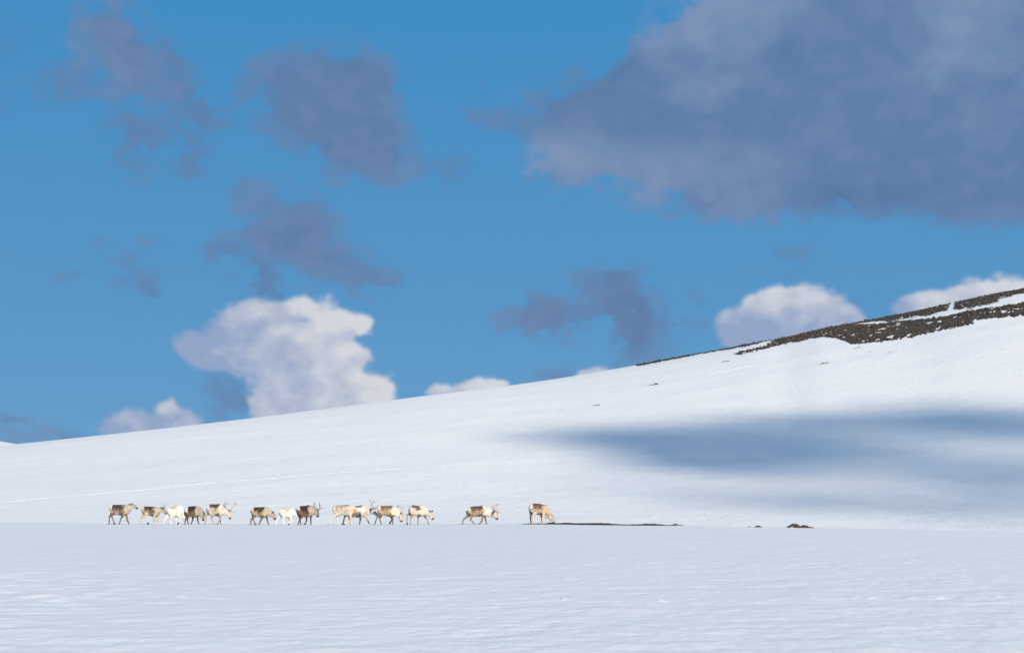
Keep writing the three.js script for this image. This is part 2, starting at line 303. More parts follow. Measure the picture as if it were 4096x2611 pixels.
{ // the old track across the hill: a low upturned lip of packed snow
  const lines = [
    ['snow_track', 'thin white track running across the whole lower snow hill', [[-60, 1189], [0, 1186], [170, 1172], [350, 1157], [500, 1142], [700, 1126], [870, 1112], [1000, 1104], [1200, 1092], [1400, 1081], [1550, 1075], [1700, 1073], [1900, 1074], [2100, 1081], [2250, 1089], [2408, 1098], [2500, 1104]], .055, .16],
    ['snow_track', 'faint broken upper track climbing across the left part of the snow hill', [[60, 1100], [160, 1091], [300, 1080], [460, 1067], [620, 1056], [800, 1046], [1000, 1036]], .035, .14],
    ['snow_track', 'short white streak of a track on the hill below the dark ridge band', [[1660, 876], [1710, 868], [1755, 860], [1792, 852]], .12, .3]];
  lines.forEach(([name, label, pts, h, w], li) => {
    const f = curve(pts), P = [], I = []; let prev = null, k = 0;
    const x0 = pts[0][0], x1 = pts[pts.length - 1][0];
    for (let px = x0; px <= x1; px += 2.5) {
      const [a, u] = hillFromPx(px, f(px) + .5 * noise(px * .05, 2.2, li)), c = hillAt(a, u, 0), [a2, u2] = hillFromPx(px + 2, f(px + 2)), c2 = hillAt(a2, u2, 0);
      const t = new THREE.Vector3(c2[0] - c[0], 0, c2[2] - c[2]).normalize(), n = new THREE.Vector3(-t.z, 0, t.x);          // n points to the far side or the near side
      if (n.z < 0) n.negate();
      let hh = h * (.75 + .7 * noise(px * .13, 5, li)); if (li === 1) hh *= sstep(-.05, .25, noise(px * .045, 9.1)) + .02; if (li === 2) hh *= sstep(x0, x0 + 20, px) * sstep(x1, x1 - 20, px);
      hh = Math.max(hh, .004);
      P.push(c[0] + n.x * w * .35, c[1] - .06, c[2] + n.z * w * .35, c[0], c[1] + hh, c[2], c[0] - n.x * w, c[1] - .03, c[2] - n.z * w);
      if (k) I.push(k - 3, k, k + 1, k - 3, k + 1, k - 2, k - 2, k + 1, k + 2, k - 2, k + 2, k - 1);
      k += 3;
    }
    const g = new THREE.BufferGeometry(); g.setAttribute('position', new THREE.Float32BufferAttribute(P, 3)); g.setIndex(I); g.computeVertexNormals();
    const m = new THREE.Mesh(g, new THREE.MeshStandardMaterial({ name: 'packed snow lip', color: new THREE.Color().setRGB(.93, .93, .92), roughness: .8 })); m.name = numbered(name); m.castShadow = m.receiveShadow = true;
    tag(m, label, null, null, 'structure'); scene.add(m);
  });
}

// ---------------------------------------------------------------- stones
function stoneGeometry(s, detail, flat = .6, rough = .5) {
  const g = new THREE.IcosahedronGeometry(1, detail), p = g.attributes.position, c = [];
  const cuts = []; { let q = s * 7919 + 13; const r = () => { q = (q * 1103515245 + 12345) & 0x7fffffff; return q / 0x7fffffff; };
    for (let i = 0; i < 9; i++) { const t = Math.acos(1 - 2 * r()), f = r() * 6.283; cuts.push([Math.sin(t) * Math.cos(f), Math.cos(t), Math.sin(t) * Math.sin(f), .55 + .35 * r()]); } }
  for (let i = 0; i < p.count; i++) {
    let x = p.getX(i), y = p.getY(i), z = p.getZ(i), k = 1 + rough * .35 * fbm(x * 1.6 + s * 3.1, y * 1.6, z * 1.6, 3);
    x *= k; y *= k; z *= k;
    for (const [a, b, e, d] of cuts) { const t = x * a + y * b + z * e - d; if (t > 0) { x -= a * t * .9; y -= b * t * .9; z -= e * t * .9; } }
    p.setXYZ(i, x, y * flat, z);
  }
  g.computeVertexNormals();
  for (let i = 0; i < p.count; i++) { const n = fbm(p.getX(i) * 3 + s, p.getY(i) * 5, p.getZ(i) * 3, 3), l = .85 + .5 * n; c.push(l, l * (1 - .03 * n), l * (.98 - .05 * n)); }
  g.setAttribute('color', new THREE.Float32BufferAttribute(c, 3));
  return g;
}
const stoneMat = [[.086, .064, .047], [.058, .046, .037], [.108, .088, .068], [.072, .060, .041], [.086, .052, .034]].map((c, i) => new THREE.MeshStandardMaterial({ name: ['grey brown rock', 'dark rock', 'light rock', 'mossy rock', 'rusty rock'][i], color: new THREE.Color().setRGB(...c), roughness: .93, vertexColors: true }));
const smallStones = [0, 1, 2, 3, 4, 5].map(i => stoneGeometry(i, 1, .45 + .08 * i, .6));
const groundMat = new THREE.MeshStandardMaterial({ name: 'bare ground with moss', color: 0xffffff, vertexColors: true, roughness: .96 });

// ---------------------------------------------------------------- bare ground and stones on the hill
const fromZoom7 = ([x, y]) => [(2500 + x / 1.5088) / SRC, (1100 + y / 1.5088) / SRC];
function inside(poly, x, y) { let r = false; for (let i = 0, j = poly.length - 1; i < poly.length; j = i++) { const [a, b] = poly[i], [c, d] = poly[j]; if (b > y !== d > y && x < (c - a) * (y - b) / (d - b) + a) r = !r; } return r; }
const up = 40;                                                          // polygons that touch the skyline reach above it
const patches = [
  ['rocky_ridge', 'thin dark line of rocks on the skyline, left of the biggest bare patch', 'rocky ground', [[68, 548], [80, 543 - up], [330, 492 - up], [640, 432 - up], [925, 380 - up], [915, 385], [830, 404], [760, 424], [640, 446], [500, 468], [330, 501], [200, 526], [90, 548]], .10, 420, 40],
  ['rocky_ground', 'largest brown patch of bare rocky ground below the ridge at upper right', 'rocky ground', [[655, 481], [680, 468], [720, 458], [850, 429], [905, 396], [940, 378 - up], [1110, 338 - up], [1290, 302 - up], [1330, 299], [1420, 298], [1520, 296], [1600, 286], [1740, 268], [1850, 262], [2000, 243], [2100, 236], [2230, 224], [2460, 192], [2460, 244], [2250, 258], [2110, 270], [2105, 292], [2030, 311], [1930, 330], [1840, 350], [1740, 376], [1620, 393], [1530, 406], [1370, 419], [1340, 402], [1280, 382], [1200, 373], [1120, 383], [1060, 402], [1000, 409], [900, 431], [790, 456], [700, 477]], .12, 3400, 200],
  ['rocky_ridge', 'dark rocky ridge band on the skyline above the largest bare patch', 'rocky ground', [[1290, 306], [1300, 300 - up], [1560, 258 - up], [1860, 214 - up], [1960, 203 - up], [1955, 207], [1870, 236], [1850, 244], [1760, 250], [1700, 262], [1640, 270], [1590, 284], [1560, 276], [1480, 283], [1390, 294], [1330, 299]], .14, 900, 70],
  ['rocky_ridge', 'dark rocky ridge band on the skyline at the right edge, above the snow strips', 'rocky ground', [[1985, 206], [2000, 188 - up], [2120, 165 - up], [2320, 112 - up], [2460, 80 - up], [2460, 98], [2408, 110], [2320, 129], [2250, 150], [2258, 160], [2180, 180], [2100, 196], [2050, 206], [2000, 209]], .14, 900, 60],
  ['rocky_ground', 'narrow bare rocky strip between two snow strips at the right edge', 'rocky ground', [[1960, 246], [2000, 236], [2060, 222], [2150, 207], [2280, 190], [2460, 164], [2460, 190], [2300, 211], [2200, 223], [2120, 232], [2050, 243]], .16, 600, 60],
];
const X0 = (2500 + 40 / 1.5088) / SRC;
patches.forEach(([name, label, category, polyZ, holeRate, count, singles], pi) => {
  const poly = polyZ.map(fromZoom7), xs = poly.map(p => p[0]), ys = poly.map(p => p[1]), xa = Math.min(...xs) - 6, xb = Math.max(...xs) + 4;
  const yLow = Math.max(...ys) + 4, [, ua] = hillFromPx((xa + xb) / 2, yLow);
  const skyTouch = polyZ.some(p => p[1] < 560 - p[0] * .19 - 20);
  const covered = (a, u) => {
    const p = hillAt(a, u), px = CX + a * F, py = EYE_PX - (p[1] - CAM_H) / -p[2] * F;
    const n1 = noise(px * .11, u * 90, pi + 2.2) * 2.2 + noise(px * .35, u * 240, pi + 6.6) * 1.5;
    if (!inside(poly, px + n1 * 2.4, py + n1 * .9)) return false;
    return fbm(px * .055, u * 75, 3.3 + pi, 3) < .52 - holeRate;       // flecks of snow left in hollows
  };
  const g0 = thing(name, label, category, [0, 0, 0], 'bare rocky patches on the hill');
  const P = [], I = [], C = [], cells = [], du = .0035, da = 1.3 / F, index = new Map();
  const us = []; for (let u = Math.max(.2, ua - .25); u < 1.035; u += du) us.push(u);
  const vert = (i, k) => {
    const key = i * 4096 + k; let v = index.get(key);
    if (v === undefined) {
      v = P.length / 3; index.set(key, v);
      const a = (xa - CX) / F + i * da, u = us[k], p = hillAt(a, u, .16 + .16 * noise(i * .5, k * .5, pi) + .10 * noise(i * 1.3, k * 1.7, pi + 4)); P.push(...p);
      const m = noise(p[0] * .11, p[2] * .05, 4.1), f = .8 + .5 * noise(p[0] * .9, p[2] * .5, 1.4), b = m > .12 ? [.072, .042, .028] : m < -.2 ? [.064, .056, .036] : [.066, .052, .040];
      C.push(b[0] * f, b[1] * f, b[2] * f);
    }
    return v;
  };
  const n = Math.ceil((xb - xa) / F / da);
  for (let k = 0; k + 1 < us.length; k++) for (let i = 0; i < n; i++) {
    const a = (xa - CX) / F + (i + .5) * da, u = us[k] + du / 2;
    if (!covered(a, u)) continue;
    cells.push([a, u]);
    const p = vert(i, k), q = vert(i + 1, k), r = vert(i + 1, k + 1), s = vert(i, k + 1); I.push(p, q, r, p, r, s);
  }
  const g = new THREE.BufferGeometry(); g.setAttribute('position', new THREE.Float32BufferAttribute(P, 3)); g.setAttribute('color', new THREE.Float32BufferAttribute(C, 3)); g.setIndex(I); g.computeVertexNormals();
  part(g0, 'bare_ground', g, groundMat);
  const M = new THREE.Matrix4(), Q = new THREE.Quaternion(), E = new THREE.Euler(), V = new THREE.Vector3(), S = new THREE.Vector3();
  const place = s => { const [a, u] = cells[Math.floor(rnd() * cells.length)], p = hillAt(a + rr(-.5, .5) * da, u + rr(-.5, .5) * du, .18 + s * .10); V.set(...p); Q.setFromEuler(E.set(rr(-.4, .4), rr(0, 6.28), rr(-.4, .4))); S.set(s * rr(.8, 1.3), s * rr(.7, 1.1), s * rr(.8, 1.2)); return M.compose(V, Q, S); };
  for (let i = 0; i < singles; i++) {
    const m = part(g0, 'stone', smallStones[i % 6], stoneMat[Math.floor(rnd() * 5)]);
    place(rr(.42, .8)); m.position.copy(V); m.quaternion.copy(Q); m.scale.copy(S);
  }
  for (let k = 0; k < 3; k++) {
    const c = Math.floor(count / 3), im = new THREE.InstancedMesh(smallStones[k * 2], stoneMat[[0, 1, 3][k]], c);
    for (let i = 0; i < c; i++) im.setMatrixAt(i, place(.13 + .36 * rnd() ** 2));
    im.name = 'loose_stones'; im.castShadow = im.receiveShadow = true; im.userData.kind = 'stuff'; g0.add(im);
  }
});
// single outcrops that stick out of the snow of the hill: [x, y, width] in zoom-7 pixels
const spots = [
  [603, 517, 44, 7, 'small dark rock outcrop on snow left below the tip of the largest bare patch'],
  [711, 488, 15, 3, 'tiny rock touching the lower edge of the largest bare patch near its left tip'],
  [1198, 523, 78, 7, 'broken string of dark rocks on open snow below the middle of the largest bare patch'],
  [1402, 432, 40, 5, 'short dark rock just under the lowest bulge of the largest bare patch'],
  [1604, 460, 24, 5, 'small rock on the snow below right of the lowest bulge of the bare patch'],
  [1640, 450, 11, 4, 'tiny rock dot right above the small rock below the bare patch'],
  [1480, 454, 9, 4, 'tiny rock dot between two rocks below the bare patch bulge'],
  [1145, 400, 16, 3, 'tiny stone in the snow notch of the largest bare patch'],
  [162, 653, 76, 8, 'flat dark rock outcrop tapering left, on the open slope under the thin ridge line'],
  [-172, 779, 40, 7, 'lowest dark rock outcrop on the open snow slope, left of the cloud shadow'],
  [-395, 818, 46, 3, 'faint thin row of stones on the snow slope, farthest left of the outcrops'],
];
for (const [zx, zy, w, h, label] of spots) {
  const [px, py] = fromZoom7([zx, zy + h / 2]), [a, u] = hillFromPx(px, py), b = hillAt(a, u), d = -b[2], mPx = d / (F * 1.5088 * SRC) * 1, wm = w * d / (1.5088 * FS), hm = h * d / (1.5088 * FS);
  const t = thing('rock_outcrop', label, 'rock', b, 'rock outcrops on the snowy hill'), n = w < 20 ? 2 : Math.round(w / 7);
  for (let i = 0; i < n; i++) {
    const f = n === 1 ? 0 : (i + rr(-.3, .3)) / (n - 1) - .5, x = f * wm * .85;
    let s = hm * rr(.5, .85) * (1 - .45 * Math.abs(f)); if (zx === 162) s *= .45 + .9 * (f + .5); if (zx === -395 && (i % 3)) s *= .35; if (zx === 1198 && i % 4 === 2) s *= .4;
    const [a2, u2] = [a + x / d, u], y2 = hillAt((b[0] + x) / d, u)[1] - b[1];
    const m = part(t, 'stone', smallStones[i % 6], stoneMat[i % 2]);
    m.position.set(x, y2 + s * .25, rr(-.3, .3)); m.rotation.set(rr(-.3, .3), rr(0, 6), rr(-.2, .2)); m.scale.set(Math.max(s * 1.6, wm / n * .7), s, s * 1.4);
  }
}

// ---------------------------------------------------------------- the cloud whose shadow lies on the hill: overhead, behind the camera
{
  const z5 = ([x, y, rx, ry, w]) => [1117 + x * .536, 911 + y * .536, rx * .536, ry * .536, w];
  const shade = [[1750, 255, 760, 120, .30], [1000, 260, 420, 95, .28], [560, 228, 260, 44, .8], [760, 250, 260, 58, 1.0], [980, 285, 280, 75, 1.0], [250, 222, 170, 28, .28], [1060, 335, 330, 52, 1.0], [1280, 340, 420, 50, .7], [1250, 240, 480, 75, .62], [1500, 165, 380, 40, .7], [1900, 150, 330, 60, .42], [2130, 150, 350, 72, .78], [2350, 185, 260, 56, .6], [2620, 200, 300, 80, .7],
    [1650, 292, 380, 56, .45], [1950, 390, 540, 52, .42], [2350, 400, 400, 70, .36], [2650, 420, 300, 130, .6], [1420, 495, 440, 40, .5], [2050, 525, 560, 62, .40], [2500, 560, 400, 70, .4], [1050, 510, 330, 30, .35], [600, 440, 330, 26, .25]].map(z5);
  const amount = (px, py) => { let s = 0; for (const [x, y, rx, ry, w] of shade) { const d = ((px - x) / rx) ** 2 + ((py - y) / ry) ** 2; if (d < 5) s += w * Math.exp(-d * 1.15); } return 1 - Math.exp(-s * 1.5); };
  const puff = new THREE.IcosahedronGeometry(1, 1), M = new THREE.Matrix4(), list = [], N = new THREE.Vector3(), e1 = new THREE.Vector3(), e2 = new THREE.Vector3(), pp = a => new THREE.Vector3(...a);
  const da = 9 / F, du = .012, R = .85;
  for (let a = -.05; a < .62; a += da) for (let u = .08; u < .8; u += du) {
    const p = pp(hillAt(a, u)), px = CX + a * F, py = EYE_PX - (p.y - CAM_H) / -p.z * F, D = Math.min(.84, amount(px, py));
    if (D < .02) continue;
    e1.copy(pp(hillAt(a + da, u))).sub(p); e2.copy(pp(hillAt(a, u + du))).sub(p); N.crossVectors(e1, e2);
    const area = Math.abs(N.dot(SUN));
    let want = -Math.log(1 - D) * area / (Math.PI * R * R); const n = Math.floor(want + rnd());
    for (let i = 0; i < n; i++) { const q = pp(hillAt(a + rnd() * da, u + rnd() * du)); q.addScaledVector(SUN, rr(1750, 1900)); list.push(q); }
  }
  const im = new THREE.InstancedMesh(puff, new THREE.MeshStandardMaterial({ name: 'cloud', color: 0xf4f5f8, roughness: 1 }), list.length);
  list.forEach((q, i) => im.setMatrixAt(i, M.makeScale(R * rr(.9, 1.1), R * rr(.8, 1), R).setPosition(q)));
  im.name = 'cloud'; im.castShadow = true;
  tag(im, 'loose broken cloud overhead whose shadow lies across the right of the hill', 'cloud', null, 'stuff');
  scene.add(im);
  console.log('cloud puffs', list.length);
}

// ---------------------------------------------------------------- heath and rocks on the crest
const SX = sx => (sx - 2048) * D0 / FS;                                // src px to metres across at the crest
{
  const t = thing('heath_patch', 'long low strip of bare brown heath and moss that the grazing reindeer feeds on', 'heath');
  const heap = curve([[2092, 0], [2100, 1.5], [2140, 2], [2180, 2.5], [2200, 6], [2215, 4], [2235, 4.5], [2260, 6.5], [2280, 6], [2310, 5], [2340, 6.5], [2380, 7], [2420, 7], [2440, 6], [2470, 3.6], [2530, 3], [2560, 4.5], [2590, 6.5], [2610, 6], [2640, 5], [2660, 2.5], [2682, .5], [2690, 0]]);
  const build = (sa, sb, heapF, zc, zr) => {
    const nx = Math.round((sb - sa) / 2.2), nd = 22, P = [], C = [], I = [];
    for (let k = 0; k <= nd; k++) for (let i = 0; i <= nx; i++) {
      const sx = sa + (sb - sa) * i / nx, x = SX(sx), v = k / nd, edge = Math.sin(v * Math.PI), h = heapF(sx) * D0 / FS;
      const z = -D0 + zc + zr * (1 - 2 * v) * (1 + .25 * noise(x * 1.4, v * 2, 8));
      const y = crestY(x) - .035 + (.035 + h * (.85 + .5 * noise(x * 2.3, z * 2, 1.2))) * edge ** .55 + .042 * noise(x * 9, z * 9, 4) * edge + .018 * noise(x * 26, z * 26, 2) * edge;
      P.push(x, y, z);
      const g = sstep(.10, .42, v + .35 * noise(x * 3, z * 5, 7.7)), f = .75 + .6 * (.5 + noise(x * 18, z * 18, 3.5)), c = mix3([.040, .018, .012], noise(x * 4, z * 4, 5) > 0 ? [.042, .040, .016] : [.060, .046, .022], g);
      C.push(c[0] * f, c[1] * f, c[2] * f);
    }
    for (let k = 0; k < nd; k++) for (let i = 0; i < nx; i++) { const p = k * (nx + 1) + i; I.push(p, p + 1, p + nx + 2, p, p + nx + 2, p + nx + 1); }
    const g = new THREE.BufferGeometry(); g.setAttribute('position', new THREE.Float32BufferAttribute(P, 3)); g.setAttribute('color', new THREE.Float32BufferAttribute(C, 3)); g.setIndex(I); g.computeVertexNormals();
    return g;
  };
  part(t, 'soil', build(2088, 2690, heap, -.15, .75), groundMat);
  const mossMat = [[.030, .034, .012], [.052, .048, .018], [.026, .022, .014], [.060, .044, .020]].map((c, i) => new THREE.MeshStandardMaterial({ name: 'moss ' + i, color: new THREE.Color().setRGB(...c), vertexColors: true, roughness: 1 }));
  const tufts = [0, 1, 2, 3].map(i => { const g = stoneGeometry(i + 20, 3, .55, 1.3), p = g.attributes.position; for (let k = 0; k < p.count; k++) { const x = p.getX(k), y = p.getY(k), z = p.getZ(k), f = 1 + .3 * fbm(x * 5, y * 5, z * 5 + i, 2, .7); p.setXYZ(k, x * f, y * f, z * f); } g.computeVertexNormals(); return g; });
  const put = (root, sx, r, k, dz) => { const x = SX(sx), h = heap(sx) * D0 / FS, m = part(root, 'moss_tuft', tufts[k % 4], mossMat[Math.floor(rnd() * 4)]); m.position.set(x - root.position.x, crestY(x) - root.position.y + Math.max(.0, h * .85 - r * .2), -D0 + dz - root.position.z); m.rotation.y = rr(0, 6); m.scale.set(r * rr(1, 1.9), r * rr(.7, 1.1), r * rr(1, 1.6)); };
  for (let i = 0; i < 78; i++) { const sx = 2104 + 576 * (i + rr(-.4, .4)) / 78, h = heap(sx); if (h > 1.5) put(t, sx, rr(.016, .032) + h * .0062, i, rr(-.35, .3)); }
  // the clump after it
  const x2 = SX(2705), t2 = thing('heath_clump', 'small dark clump of heath just past the right end of the long heath strip', 'heath', [x2, crestY(x2) - .02, -D0]);
  const prof = curve([[2682, 0], [2690, 2.5], [2698, 5], [2712, 4], [2718, 1], [2722, 1], [2726, 2.6], [2732, 1.2], [2736, 0]]);
  part(t2, 'soil', build(2682, 2736, prof, -.2, .3).translate(-x2, -crestY(x2) + .02, D0), groundMat);
  for (let i = 0; i < 9; i++) { const sx = 2686 + 46 * i / 8, h = prof(sx), x = SX(sx), r = .012 + h * .010; const m = part(t2, 'moss_tuft', tufts[i % 4], mossMat[i % 3]); m.position.set(x - x2, h * .5 * D0 / FS - .002, rr(-.15, .05)); m.rotation.y = rr(0, 6); m.scale.set(r * 1.6, r, r * 1.3); }
}
{
  const big = [0, 1, 2, 3, 4, 5, 6].map(i => stoneGeometry(40 + i, 4, .7, .7));
  const make = (sx, label, stones) => {
    const x0 = SX(sx), y0 = crestY(x0), t = thing('rock', label, 'rock', [x0, y0, -D0 - .1]);
    stones.forEach(([dx, dy, dz, a, b, c, tilt, k, mi], i) => { const m = part(t, 'stone', big[k], stoneMat[mi]); const x = (dx - sx) * D0 / FS; m.position.set(x, crestY(x0 + x) - y0 + dy * D0 / FS, dz); m.scale.set(a * D0 / FS, b * D0 / FS, c); m.rotation.set(.15 * i % .5, i * 1.3, 0); m.rotation.order = 'ZXY'; m.rotation.z = tilt; });
  };
  // [x, height of centre, depth, half width, half height, half depth, tilt, shape, material], src px and metres
  make(3195, 'largest dark layered rock sticking out of the snow crest, with two humps', [
    [3158, 1.5, 0, 13, 5, .22, .35, 0, 1], [3163, 6.2, -.05, 9, 5, .2, .5, 1, 1], [3172, 9.5, -.1, 9, 6.5, .2, .3, 2, 1], [3186, 7, -.05, 16, 10.5, .26, -.12, 3, 0], [3197, 4, .02, 10, 8.5, .25, -.5, 4, 0], [3205, 3.5, -.05, 7, 5, .2, .1, 5, 4],
    [3216, 6, -.1, 8, 4, .2, .3, 6, 1], [3228, 5.5, -.02, 11, 7.5, .24, -.1, 2, 0], [3236, 3.2, .03, 10, 6, .2, -.55, 1, 0], [3250, .4, .02, 12, 2.4, .16, -.1, 0, 4], [3215, .6, .12, 34, 2.4, .12, 0, 4, 4]]);
  make(3038, 'low dark rock on the snow crest, between the big rock and the heath', [[3032, 3.2, 0, 7, 5.2, .15, .25, 0, 1], [3040, 2.6, .02, 9, 4.6, .15, -.25, 3, 0], [3047, .8, 0, 8, 2.4, .12, -.3, 5, 0], [3026, .5, 0, 6, 2, .1, .1, 2, 4]]);
  make(3001, 'tiny pointed dark stone tip in the snow just left of the low rock', [[2998.5, 1.4, 0, 3, 4.2, .05, .3, 1, 1], [3003, .3, 0, 5, 1.6, .06, -.3, 4, 1]]);
}

// ---------------------------------------------------------------- reindeer
// Each animal is measured on an enlargement of the photograph: zoom pixels, 1 px = MM metres, with the offset of the enlargement in src px.
const ZS = 2233 / 160, MM = D0 / FS / ZS;
const hair = new THREE.MeshStandardMaterial({ name: 'reindeer fur', color: 0xffffff, vertexColors: true, roughness: .95 });
const hornMat = new THREE.MeshStandardMaterial({ name: 'pale antler', color: new THREE.Color().setRGB(.36, .30, .25), roughness: .7 });
const hornDark = new THREE.MeshStandardMaterial({ name: 'brown antler', color: new THREE.Color().setRGB(.13, .10, .08), roughness: .75 });
const hoofMat = new THREE.MeshStandardMaterial({ name: 'black hoof', color: new THREE.Color().setRGB(.022, .019, .017), roughness: .6 });
const eyeMat = new THREE.MeshStandardMaterial({ name: 'dark eye', color: new THREE.Color().setRGB(.012, .009, .008), roughness: .2 });
const plainFur = {};
const furOf = (c, name) => plainFur[name] ??= new THREE.MeshStandardMaterial({ name, color: new THREE.Color().setRGB(...c), roughness: .95 });

// surface nets: mesh the zero level of a field given on a grid
function surfaceNets(f, nx, ny, nz, at) {
  const id = new Int32Array(nx * ny * nz).fill(-1), P = [], I = [], sx = 1, sy = nx, sz = nx * ny;
  for (let k = 0; k + 1 < nz; k++) for (let j = 0; j + 1 < ny; j++) for (let i = 0; i + 1 < nx; i++) {
    const o = i + j * sy + k * sz; let m = 0;
    const v = [f[o], f[o + 1], f[o + sy], f[o + sy + 1], f[o + sz], f[o + sz + 1], f[o + sz + sy], f[o + sz + sy + 1]];
    for (let c = 0; c < 8; c++) if (v[c] < 0) m |= 1 << c;
    if (m === 0 || m === 255) continue;
    let x = 0, y = 0, z = 0, n = 0;
    for (const [a, b] of EDGES) if ((v[a] < 0) !== (v[b] < 0)) { const t = v[a] / (v[a] - v[b]); x += (a & 1) + ((b & 1) - (a & 1)) * t; y += (a >> 1 & 1) + ((b >> 1 & 1) - (a >> 1 & 1)) * t; z += (a >> 2) + ((b >> 2) - (a >> 2)) * t; n++; }
    id[o] = P.length / 3; P.push(...at(i + x / n, j + y / n, k + z / n));
  }
  for (let k = 1; k + 1 < nz; k++) for (let j = 1; j + 1 < ny; j++) for (let i = 1; i + 1 < nx; i++) {
    const o = i + j * sy + k * sz, s = f[o] < 0;
    const quad = (o2, a, b) => { if ((f[o2] < 0) === s) return; const q = [id[o - a - b], id[o - b], id[o], id[o - a]]; if (q.some(e => e < 0)) return; if (!s) q.reverse(); I.push(q[0], q[1], q[2], q[0], q[2], q[3]); };
    quad(o + sx, sy, sz); quad(o + sy, sz, sx); quad(o + sz, sx, sy);
  }
  return [P, I];
}
const EDGES = [[0, 1], [2, 3], [4, 5], [6, 7], [0, 2], [1, 3], [4, 6], [5, 7], [0, 4], [1, 5], [2, 6], [3, 7]];
function taperTube(points, r0, r1, bend = true) {            // a tapered tube through points
  const c = points.length > 2 && bend ? new THREE.CatmullRomCurve3(points.map(p => new THREE.Vector3(...p))) : new THREE.LineCurve3(new THREE.Vector3(...points[0]), new THREE.Vector3(...points[points.length - 1]));
  const n = Math.max(4, points.length * 4), g = new THREE.TubeGeometry(c, n, 1, 6, false), p = g.attributes.position, nn = g.attributes.normal;
  for (let i = 0; i <= n; i++) { const o = c.getPointAt(i / n), r = mix(r0, r1, i / n); for (let j = 0; j <= 6; j++) { const k = i * 7 + j; p.setXYZ(k, o.x + nn.getX(k) * r, o.y + nn.getY(k) * r, o.z + nn.getZ(k) * r); } }
  return g;
}
const hoofShape = (() => {                                   // two toes; the toe points to +x, the leg comes from +y, sole at y = 0
  const toe = s => { const g = new THREE.SphereGeometry(1, 12, 8); const p = g.attributes.position; for (let i = 0; i < p.count; i++) { let x = p.getX(i), y = p.getY(i), z = p.getZ(i); const f = 1 - .3 * Math.max(0, x); p.setXYZ(i, x * .060 + .016, Math.max(y, -.75) * .044 * (1 - .35 * x) + .033, z * .026 * f + s * .024); } g.computeVertexNormals(); return g; };
  return mergeGeometries([toe(-1), toe(1)]);
})();

